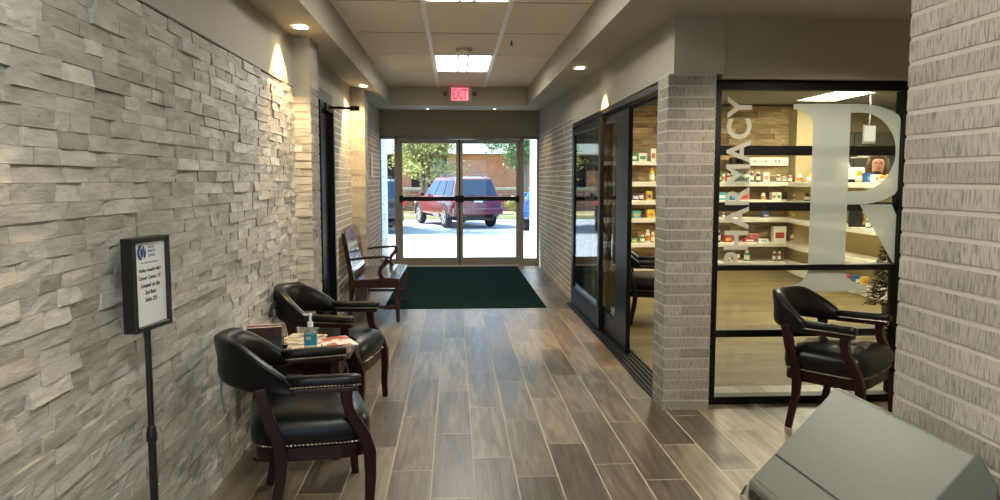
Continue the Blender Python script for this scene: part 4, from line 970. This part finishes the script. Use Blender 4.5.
shirt = skin('shirt', [pts[i] for i in (0, 1, 2, 3, 8, 9, 12, 13)], [(0, 1), (1, 2), (2, 3), (3, 4), (4, 5), (3, 6), (6, 7)], [(.165, .125), (.145, .115), (.165, .125), (.11, .09), .068, .055, .068, .055], mat('dark_scrub', (.04, .035, .04), .8), t)
pants = skin('trousers', [pts[i] for i in (0, 16, 17, 18, 20, 21, 22)], [(0, 1), (1, 2), (2, 3), (0, 4), (4, 5), (5, 6)], [(.16, .12), .095, .072, .058, .095, .072, .058], mat('black_trousers', (.02, .02, .025), .8), t)
HAIR = mat('brown_hair', (.09, .045, .02), .55, noise=60, amt=.5, stretch=(1, 1, .2))
bm = B(); sphere(bm, (.0, 0, 1.668), (.108, .108, .112), 18, 12)
for s in (-1, 1): tube(bm, [(.03, s * .085, 1.66), (.02, s * .105, 1.56), (.02, s * .10, 1.44), (.03, s * .09, 1.36)], [.04, .045, .04, .015], 10)
tube(bm, [(-.05, 0, 1.66), (-.07, 0, 1.52), (-.07, 0, 1.38)], [.08, .08, .03], 10)
obj('hair', bm, HAIR, body, smooth=True)
bm = B()
for s in (-1, 1): sphere(bm, (.145, s * .032, 1.615), (.010, .016, .008), 8, 6)
obj('eyes', bm, mat('eye_dark', (.03, .02, .015), .3), body)
bm = B(); sphere(bm, (.155, 0, 1.585), (.018, .012, .02), 8, 6); obj('nose', bm, SKINM, body, smooth=True)
bm = B(); sphere(bm, (.135, 0, 1.545), (.010, .024, .007), 8, 6); obj('mouth', bm, mat('lips', (.35, .1, .09), .5), body, smooth=True)
# variegated plant in a brown pot
t = thing('potted_croton', 'bushy plant with yellow variegated dark leaves in a brown pot', 'plant', (4.17, 6.95, 0))
bm = B(); lathe(bm, [(.10, 0), (.14, .16), (.15, .24), (.155, .25), (.135, .25), (.13, .22)], 20); obj('pot', bm, mat('brown_pot', (.14, .06, .025), .5), t, smooth=True, auto=.6)
bm = B(); rnd = random.Random(4)
for i in range(16):
    a = rnd.uniform(0, 2 * PI); tube(bm, [(0, 0, .2), (.05 * math.cos(a), .05 * math.sin(a), .45), (.12 * math.cos(a), .12 * math.sin(a), .75)], [.008, .006, .003], 5)
obj('stem', bm, BROWNBACK, t)
bm = B()
for i in range(1300):
    z = rnd.uniform(.26, 1.0); R = .24 * (1 - (z - .26) / .95) + .03; a = rnd.uniform(0, 2 * PI); r = R * math.sqrt(rnd.uniform(.25, 1))
    c = Vector((r * math.cos(a), r * math.sin(a), z)); d = Vector((math.cos(a), math.sin(a), rnd.uniform(-.7, .5))).normalized(); s = d.cross(Vector((0, 0, 1))).normalized(); n_ = s.cross(d)
    L_, w = rnd.uniform(.06, .11), rnd.uniform(.016, .026); mi = rnd.choice((0, 0, 0, 1, 2))
    f = bm.faces.new([bm.verts.new(c), bm.verts.new(c + d * L_ * .5 + s * w + n_ * .006), bm.verts.new(c + d * L_), bm.verts.new(c + d * L_ * .5 - s * w + n_ * .006)]); f.material_index = mi
obj('foliage', bm, [mat('leaf_dark', (.012, .017, .007), .8, spec=.08), mat('leaf_gold', (.20, .14, .02), .8, spec=.08), mat('leaf_bronze', (.045, .022, .011), .8, spec=.08)], t)

# ------------------------------------------------------------------ outside
def zg(y): return -.02 if y < 13.3 else max(-.16, -.02 - .013 * (y - 13.3))
bm = B(); V = []
for y in (13.0, 13.3, 18, 24.1, 31.2): V.append((bm.verts.new((-60, y, zg(y))), bm.verts.new((60, y, zg(y)))))
for a, b in zip(V, V[1:]): bm.faces.new((a[0], a[1], b[1], b[0]))
V = [bm.verts.new(p) for p in ((-40, -60, -.05), (40, -60, -.05), (40, -4.12, -.05), (-40, -4.12, -.05))]; bm.faces.new(V)  # unseen ground behind the viewer, added to bounce light onto the ceiling
struct(obj('ground', bm, mat('sunlit_concrete', (.335, .35, .365), .9, noise=3, amt=.12)))
bm = B(); bx(bm, -60, 60, 31.2, 31.4, -.2, .0); struct(obj('trim_7', bm, mat('kerb_yellow', (.62, .52, .22), .9)))
bm = B(); bx(bm, -60, 60, 31.4, 90, -.3, -.02); struct(obj('ground_lawn', bm, mat('dry_grass', (.36, .30, .13), .95, noise=6, amt=.4)))
REDB = [(.30, .14, .10), (.34, .17, .12), (.26, .12, .09)]
bm = B(); blocks(bm, lambda u, z, d: (u, 36.0 - d, z), -12, 10, -.05, .98, .14, .42, .03, .02, REDB); bx(bm, -12, 10, 36, 36.3, -.05, .98, 1); bx(bm, -12, 10, 35.94, 36.36, .98, 1.08, 1)
tag(obj('brick_wall', bm, [BRICK, MORTAR]), 'low red brick garden wall beyond the parked cars', 'wall')
t = thing('brick_building', 'long orange brick building with pale flat roof across the lot', 'building', (0, 46, -.1))
OB = mat('orange_brick', (.36, .165, .10), .9, noise=2.5, amt=.15); DK = mat('porch_dark', (.05, .04, .04), .8)
bm = B(); bx(bm, -18, 16, 2.0, 8, 0, 3.0); obj('rear_wall', bm, DK, t)
for x in (-8.0, -2.9, -.15):
    bm = B(); bx(bm, x - .32, x + .32, -.3, .4, 0, 3.05); obj('brick_pillar', bm, OB, t, .02)
bm = B(); bx(bm, .35, 5.2, -.1, 2.1, 0, 3.0); obj('brick_front', bm, OB, t)
bm = B(); bx(bm, 5.2, 16, .8, 2.1, 0, 3.0); obj('brick_front', bm, OB, t)
bm = B(); bx(bm, -18.5, 16.5, -.8, 8.5, 3.05, 3.9); obj('roof_fascia', bm, mat('pale_fascia', (.80, .78, .72), .8), t)
bm = B(); bx(bm, -18, -5.3, .6, .9, 0, 2.1); obj('brick_front', bm, OB, t)
# vehicles (front = +X)
def wheel(bm_t, bm_r, x, y, s, R):
    n = 24; prof = [(R * .62, -.10), (R * .94, -.10), (R, -.06), (R, .06), (R * .94, .10), (R * .62, .10)]
    rings = [[bm_t.verts.new((x + r * math.cos(2 * PI * k / n), y + w, R + r * math.sin(2 * PI * k / n))) for k in range(n)] for r, w in prof]
    for a, b in zip(rings, rings[1:]):
        for k in range(n): bm_t.faces.new((a[k], a[(k + 1) % n], b[(k + 1) % n], b[k]))
    bm_t.faces.new(rings[0]); bm_t.faces.new(rings[-1])
    c = y + s * .085
    for k in range(5):
        a = 2 * PI * k / 5; p = [(x + R * .1 * math.cos(a + 1.3), R + R * .1 * math.sin(a + 1.3)), (x + R * .58 * math.cos(a + .2), R + R * .58 * math.sin(a + .2)), (x + R * .58 * math.cos(a - .2), R + R * .58 * math.sin(a - .2)), (x + R * .1 * math.cos(a - 1.3), R + R * .1 * math.sin(a - 1.3))]
        prism(bm_r, p, lambda q, w, d: (q, d, w), c - .015, c + .02)
    m = 20; ro = [[bm_r.verts.new((x + r * math.cos(2 * PI * k / m), d, R + r * math.sin(2 * PI * k / m))) for k in range(m)] for r, d in ((R * .63, c - .01), (R * .63, c + .022), (R * .54, c + .022), (R * .54, c - .01))]
    for i in range(4):
        for k in range(m): bm_r.faces.new((ro[i][k], ro[i][(k + 1) % m], ro[(i + 1) % 4][(k + 1) % m], ro[(i + 1) % 4][k]))
    lathe_pts = [(R * .14, 0)]
    bx(bm_r, x - R * .12, x + R * .12, c - .01, c + .025, R - R * .12, R + R * .12)
AUTO = mat('car_glass', (.012, .03, .07), .06, spec=.5); TYRE = mat('tyre', (.02, .02, .022), .8); RIM = mat('alloy', (.5, .5, .5), .3, .8); TAIL = mat('tail_red', (.55, .02, .03), .15); CARB = mat('bumper_dark', (.035, .03, .03), .6)
def suv(label, x, y, deg, col, name, cat='car', h=1.70):
    t = thing(name, label, cat, (x, y, zg(y)), math.radians(deg), 'parked cars')
    P = mat('paint_' + name + '_%d' % int(col[0] * 1000), col, .22, coat=.8, spec=.6)
    hw, bl = .90, 1.02
    bm = B(); S = []
    # stations: x, half width, z bottom, z top
    for X, w, zb0, zt0 in ((2.24, .70, .42, .78), (2.10, .82, .36, .92), (1.6, .89, .34, .98), (.95, hw, .33, bl), (0, hw + .01, .32, bl), (-1.2, hw + .01, .33, bl + .02), (-1.95, .89, .36, bl + .03), (-2.2, .85, .44, bl + .02), (-2.26, .80, .50, .98)):
        S.append([bm.verts.new((X, yy * w, zz)) for yy, zz in ((-.86, zb0), (-1, zb0 + .12), (-1.0, (zb0 + zt0) / 2 + .08), (-.95, zt0 - .04), (-.86, zt0), (.86, zt0), (.95, zt0 - .04), (1.0, (zb0 + zt0) / 2 + .08), (1, zb0 + .12), (.86, zb0))])
    for a, b in zip(S, S[1:]):
        for k in range(10): bm.faces.new((a[k], a[(k + 1) % 10], b[(k + 1) % 10], b[k]))
    bm.faces.new(S[0]); bm.faces.new(S[-1][::-1]); bmesh.ops.recalc_face_normals(bm, faces=bm.faces)
    obj('car_body', bm, P, t, .02, smooth=True, auto=.7)
    # cabin
    base = [(1.02, .80), (-2.14, .80)]; roof = [(.20, .66), (-1.92, .64)]
    bm = B(); v = [bm.verts.new(p) for p in ((1.02, -.82, bl - .02), (1.02, .82, bl - .02), (-2.16, .80, bl), (-2.16, -.80, bl), (.18, -.66, h - .05), (.18, .66, h - .05), (-1.90, .65, h - .06), (-1.90, -.65, h - .06), (-.2, -.62, h), (-.2, .62, h), (-1.5, .62, h), (-1.5, -.62, h))]
    for f in ((0, 4, 5, 1), (1, 5, 6, 2), (2, 6, 7, 3), (3, 7, 4, 0), (4, 8, 9, 5), (5, 9, 10, 6), (6, 10, 11, 7), (7, 11, 8, 4), (8, 11, 10, 9)): bm.faces.new([v[i] for i in f])
    bmesh.ops.recalc_face_normals(bm, faces=bm.faces); obj('cabin', bm, P, t, .03, seg=3, smooth=True, auto=.7)
    def on(q, a, b, n): # bilinear point on a cabin face pushed out along n
        p = (Vector(q[0]) * (1 - a) + Vector(q[1]) * a) * (1 - b) + (Vector(q[3]) * (1 - a) + Vector(q[2]) * a) * b; return p + Vector(n)
    def pane(q, a0, a1, b0, b1, n, nm='window'):
        bm = B(); fr_ = [on(q, a, b, n) for a, b in ((a0, b0), (a1, b0), (a1, b1), (a0, b1))]; bk = [p - Vector(n) * 2 for p in fr_]
        A_ = [bm.verts.new(p) for p in fr_]; B_ = [bm.verts.new(p) for p in bk]
        bm.faces.new(A_); bm.faces.new(B_[::-1])
        for i in range(4): bm.faces.new((A_[i], B_[i], B_[(i + 1) % 4], A_[(i + 1) % 4]))
        bmesh.ops.recalc_face_normals(bm, faces=bm.faces); obj(nm, bm, AUTO, t)
    for s in (-1, 1):
        q = [(1.02, s * .82, bl), (-2.16, s * .80, bl), (-1.90, s * .65, h - .06), (.18, s * .66, h - .05)]
        for a0, a1 in ((.06, .36), (.385, .66), (.69, .93)): pane(q, a0, a1, .10, .88, (0, s * .012, .004))
    q = [(-2.16, .80, bl), (-2.16, -.80, bl), (-1.90, -.65, h - .06), (-1.90, .65, h - .06)]; pane(q, .06, .94, .10, .90, (-.014, 0, .004), 'rear_window')
    q = [(1.02, -.82, bl), (1.02, .82, bl), (.18, .66, h - .05), (.18, -.66, h - .05)]; pane(q, .06, .94, .08, .92, (.012, 0, .010), 'windscreen')
    for s in (-1, 1):
        bm = B(); bx(bm, -2.235, -2.10, s * .86 - .10, s * .86 + .04, .84, 1.02); obj('tail_light', bm, TAIL, t, .015)
        bm = B(); bx(bm, 2.02, 2.20, s * .66 - .14, s * .66 + .14, .72, .84); obj('headlight', bm, WHITEP, t, .02)
        bm = B(); tube(bm, [(-1.7, s * .58, h + .0), (-1.6, s * .58, h + .055), (-.1, s * .58, h + .055), (0, s * .58, h - .01)], .018, 8); obj('roof_rail', bm, CARB, t)
        bm = B(); bx(bm, .70, .82, s * .90, s * 1.06, 1.02, 1.16) if s > 0 else bx(bm, .70, .82, -1.06, -.90, 1.02, 1.16); obj('side_mirror', bm, P, t, .03)
        for xw_ in (1.38, -1.38):
            bt, br = B(), B(); wheel(bt, br, xw_, s * .80, s, .36); wo = obj('wheel', bt, TYRE, t, smooth=True, auto=.6); obj('rim', br, RIM, wo)
            bm = B(); n = 20; inner = [bm.verts.new((xw_ + .42 * math.cos(PI * k / n), s * .915, .36 + .42 * math.sin(PI * k / n))) for k in range(n + 1)]; outr = [bm.verts.new((xw_ + .47 * math.cos(PI * k / n), s * .905, .36 + .47 * math.sin(PI * k / n))) for k in range(n + 1)]
            dk = [bm.verts.new((xw_ + .42 * math.cos(PI * k / n), s * .70, .36 + .42 * math.sin(PI * k / n))) for k in range(n + 1)]
            for k in range(n): bm.faces.new((inner[k], inner[k + 1], outr[k + 1], outr[k])); bm.faces.new((inner[k], inner[k + 1], dk[k + 1], dk[k]))
            obj('wheel_arch', bm, CARB, t)
    bm = B(); bx(bm, -2.36, -2.14, -.86, .86, .46, .68); obj('rear_bumper', bm, P, t, .05, seg=3)
    bm = B(); bx(bm, 2.05, 2.30, -.80, .80, .38, .60); obj('front_bumper', bm, P, t, .05, seg=3)
    bm = B(); bx(bm, -2.28, -2.255, -.26, .26, .88, 1.00); obj('licence_plate_recess', bm, CARB, t)
    bm = B(); bx(bm, -2.285, -2.28, -.155, .155, .865, .995); obj('licence_plate', bm, WHITEP, t)
    bm = B(); tube(bm, [(-2.3, -.55, .36), (-1.9, -.55, .36)], .035, 10); bx(bm, -2.1, -1.0, -.6, .6, .25, .36); obj('exhaust', bm, CARB, t)
    bm = B(); tube(bm, [(-2.19, .0, 1.10), (-2.20, .30, 1.13)], .010, 6); obj('rear_wiper', bm, CARB, t)
    return t
suv('maroon SUV parked facing away outside the glass doors', -.02, 27.4, 110, (.15, .005, .011), 'suv')
suv('dark blue car at the left edge seen through the left sidelight', -2.75, 24.8, 100, (.010, .014, .022), 'parked_car', h=1.62)
suv('blue car at the right edge seen through the right sidelight', 3.27, 25.5, 80, (.02, .12, .38), 'parked_car', h=1.32)
def tree(label, x, y, h, cz, R, seed, c1, c2, n=3600):
    t = thing('tree', label, 'tree', (x, y, -.05), 0, 'trees across the lot'); rnd = random.Random(seed)
    bm = B(); tips = []
    for k in range(3):
        dx, dy = rnd.uniform(-.15, .15), rnd.uniform(-.1, .1); tube(bm, [(dx * .4, dy * .4, 0), (dx, dy, cz * .5), (dx * 2.5, dy * 2, cz)], [.09, .07, .04], 8)
        for j in range(5):
            a = rnd.uniform(0, 2 * PI); e = Vector((math.cos(a) * R * .7, math.sin(a) * R * .7, cz + rnd.uniform(-.3, .9) * R * .7)); tube(bm, [(dx * 1.5, dy, cz * rnd.uniform(.55, .9)), tuple(e * .6 + Vector((0, 0, cz * .38))), tuple(e)], [.04, .025, .01], 6)
    obj('trunk', bm, mat('bark', (.22, .17, .13), .9, noise=20, amt=.3), t, smooth=True)
    cl = [Vector((rnd.gauss(0, .5) * R * .75, rnd.gauss(0, .5) * R * .75, cz + rnd.gauss(.1, .45) * R * .8)) for _ in range(34)]
    bm = B()
    for i in range(n):
        c = rnd.choice(cl) + Vector((rnd.gauss(0, 1), rnd.gauss(0, 1), rnd.gauss(0, .8))) * R * .17
        d = Vector((rnd.gauss(0, 1), rnd.gauss(0, 1), rnd.gauss(0, .6))).normalized(); s = d.orthogonal().normalized(); s.rotate(Matrix.Rotation(rnd.uniform(0, 6.28), 3, d)); L_ = rnd.uniform(.10, .18)
        f = bm.faces.new([bm.verts.new(c), bm.verts.new(c + d * L_ * .5 + s * L_ * .3), bm.verts.new(c + d * L_), bm.verts.new(c + d * L_ * .5 - s * L_ * .3)]); f.material_index = rnd.choice((0, 0, 1))
    obj('foliage', bm, [mat('leaf_' + str(seed), c1, .6), mat('leaf_b_' + str(seed), c2, .6)], t)
tree('yellow green tree behind the maroon SUV in the left door pane', -1.35, 33.6, 4, 2.75, 1.65, 3, (.30, .32, .09), (.50, .45, .15), 8000)
tree('green tree hanging into the right door pane', 3.1, 33.6, 4, 3.2, 1.6, 5, (.10, .22, .08), (.22, .30, .11), 7500)
tree('tree glimpsed through the left sidelight', -4.6, 35.0, 4, 3.6, 1.1, 8, (.18, .20, .05), (.30, .27, .09), 1400)
tree('unseen tall tree left of the parked cars, added to shade them', -5.6, 25.6, 4, 6.2, 2.6, 11, (.18, .20, .05), (.30, .27, .09), 5200)  # out of view, added to cast shade on the SUV and ground
def shrub(label, x, y, r, seed):
    t = thing('shrub', label, 'shrub', (x, y, -.02), 0, 'shrubs along the kerb'); rnd = random.Random(seed); bm = B()
    tube(bm, [(0, 0, 0), (0, 0, r * .8)], .03, 6); obj('stem', bm, mat('bark', (.22, .17, .13), .9), t)
    bm = B()
    for i in range(700):
        v = Vector((rnd.gauss(0, 1), rnd.gauss(0, 1), rnd.gauss(0, 1))).normalized() * r * rnd.uniform(.5, 1); c = Vector((v.x, v.y, v.z * .7 + r * .75)); d = v.normalized(); s = d.orthogonal().normalized(); s.rotate(Matrix.Rotation(rnd.uniform(0, 6.28), 3, d)); e = s.cross(d)
        bm.faces.new([bm.verts.new(c + e * .05), bm.verts.new(c + s * .03), bm.verts.new(c - e * .05), bm.verts.new(c - s * .03)])
    obj('foliage', bm, mat('shrub_leaf', (.25, .24, .05), .7), t)
shrub('yellowish shrub beside the rear of the maroon SUV', 2.7, 34.5, .55, 1); shrub('low shrub left of the tree trunk', -2.4, 34.6, .5, 2); shrub('round shrub behind the blue car at right', 4.3, 34.8, .8, 3)
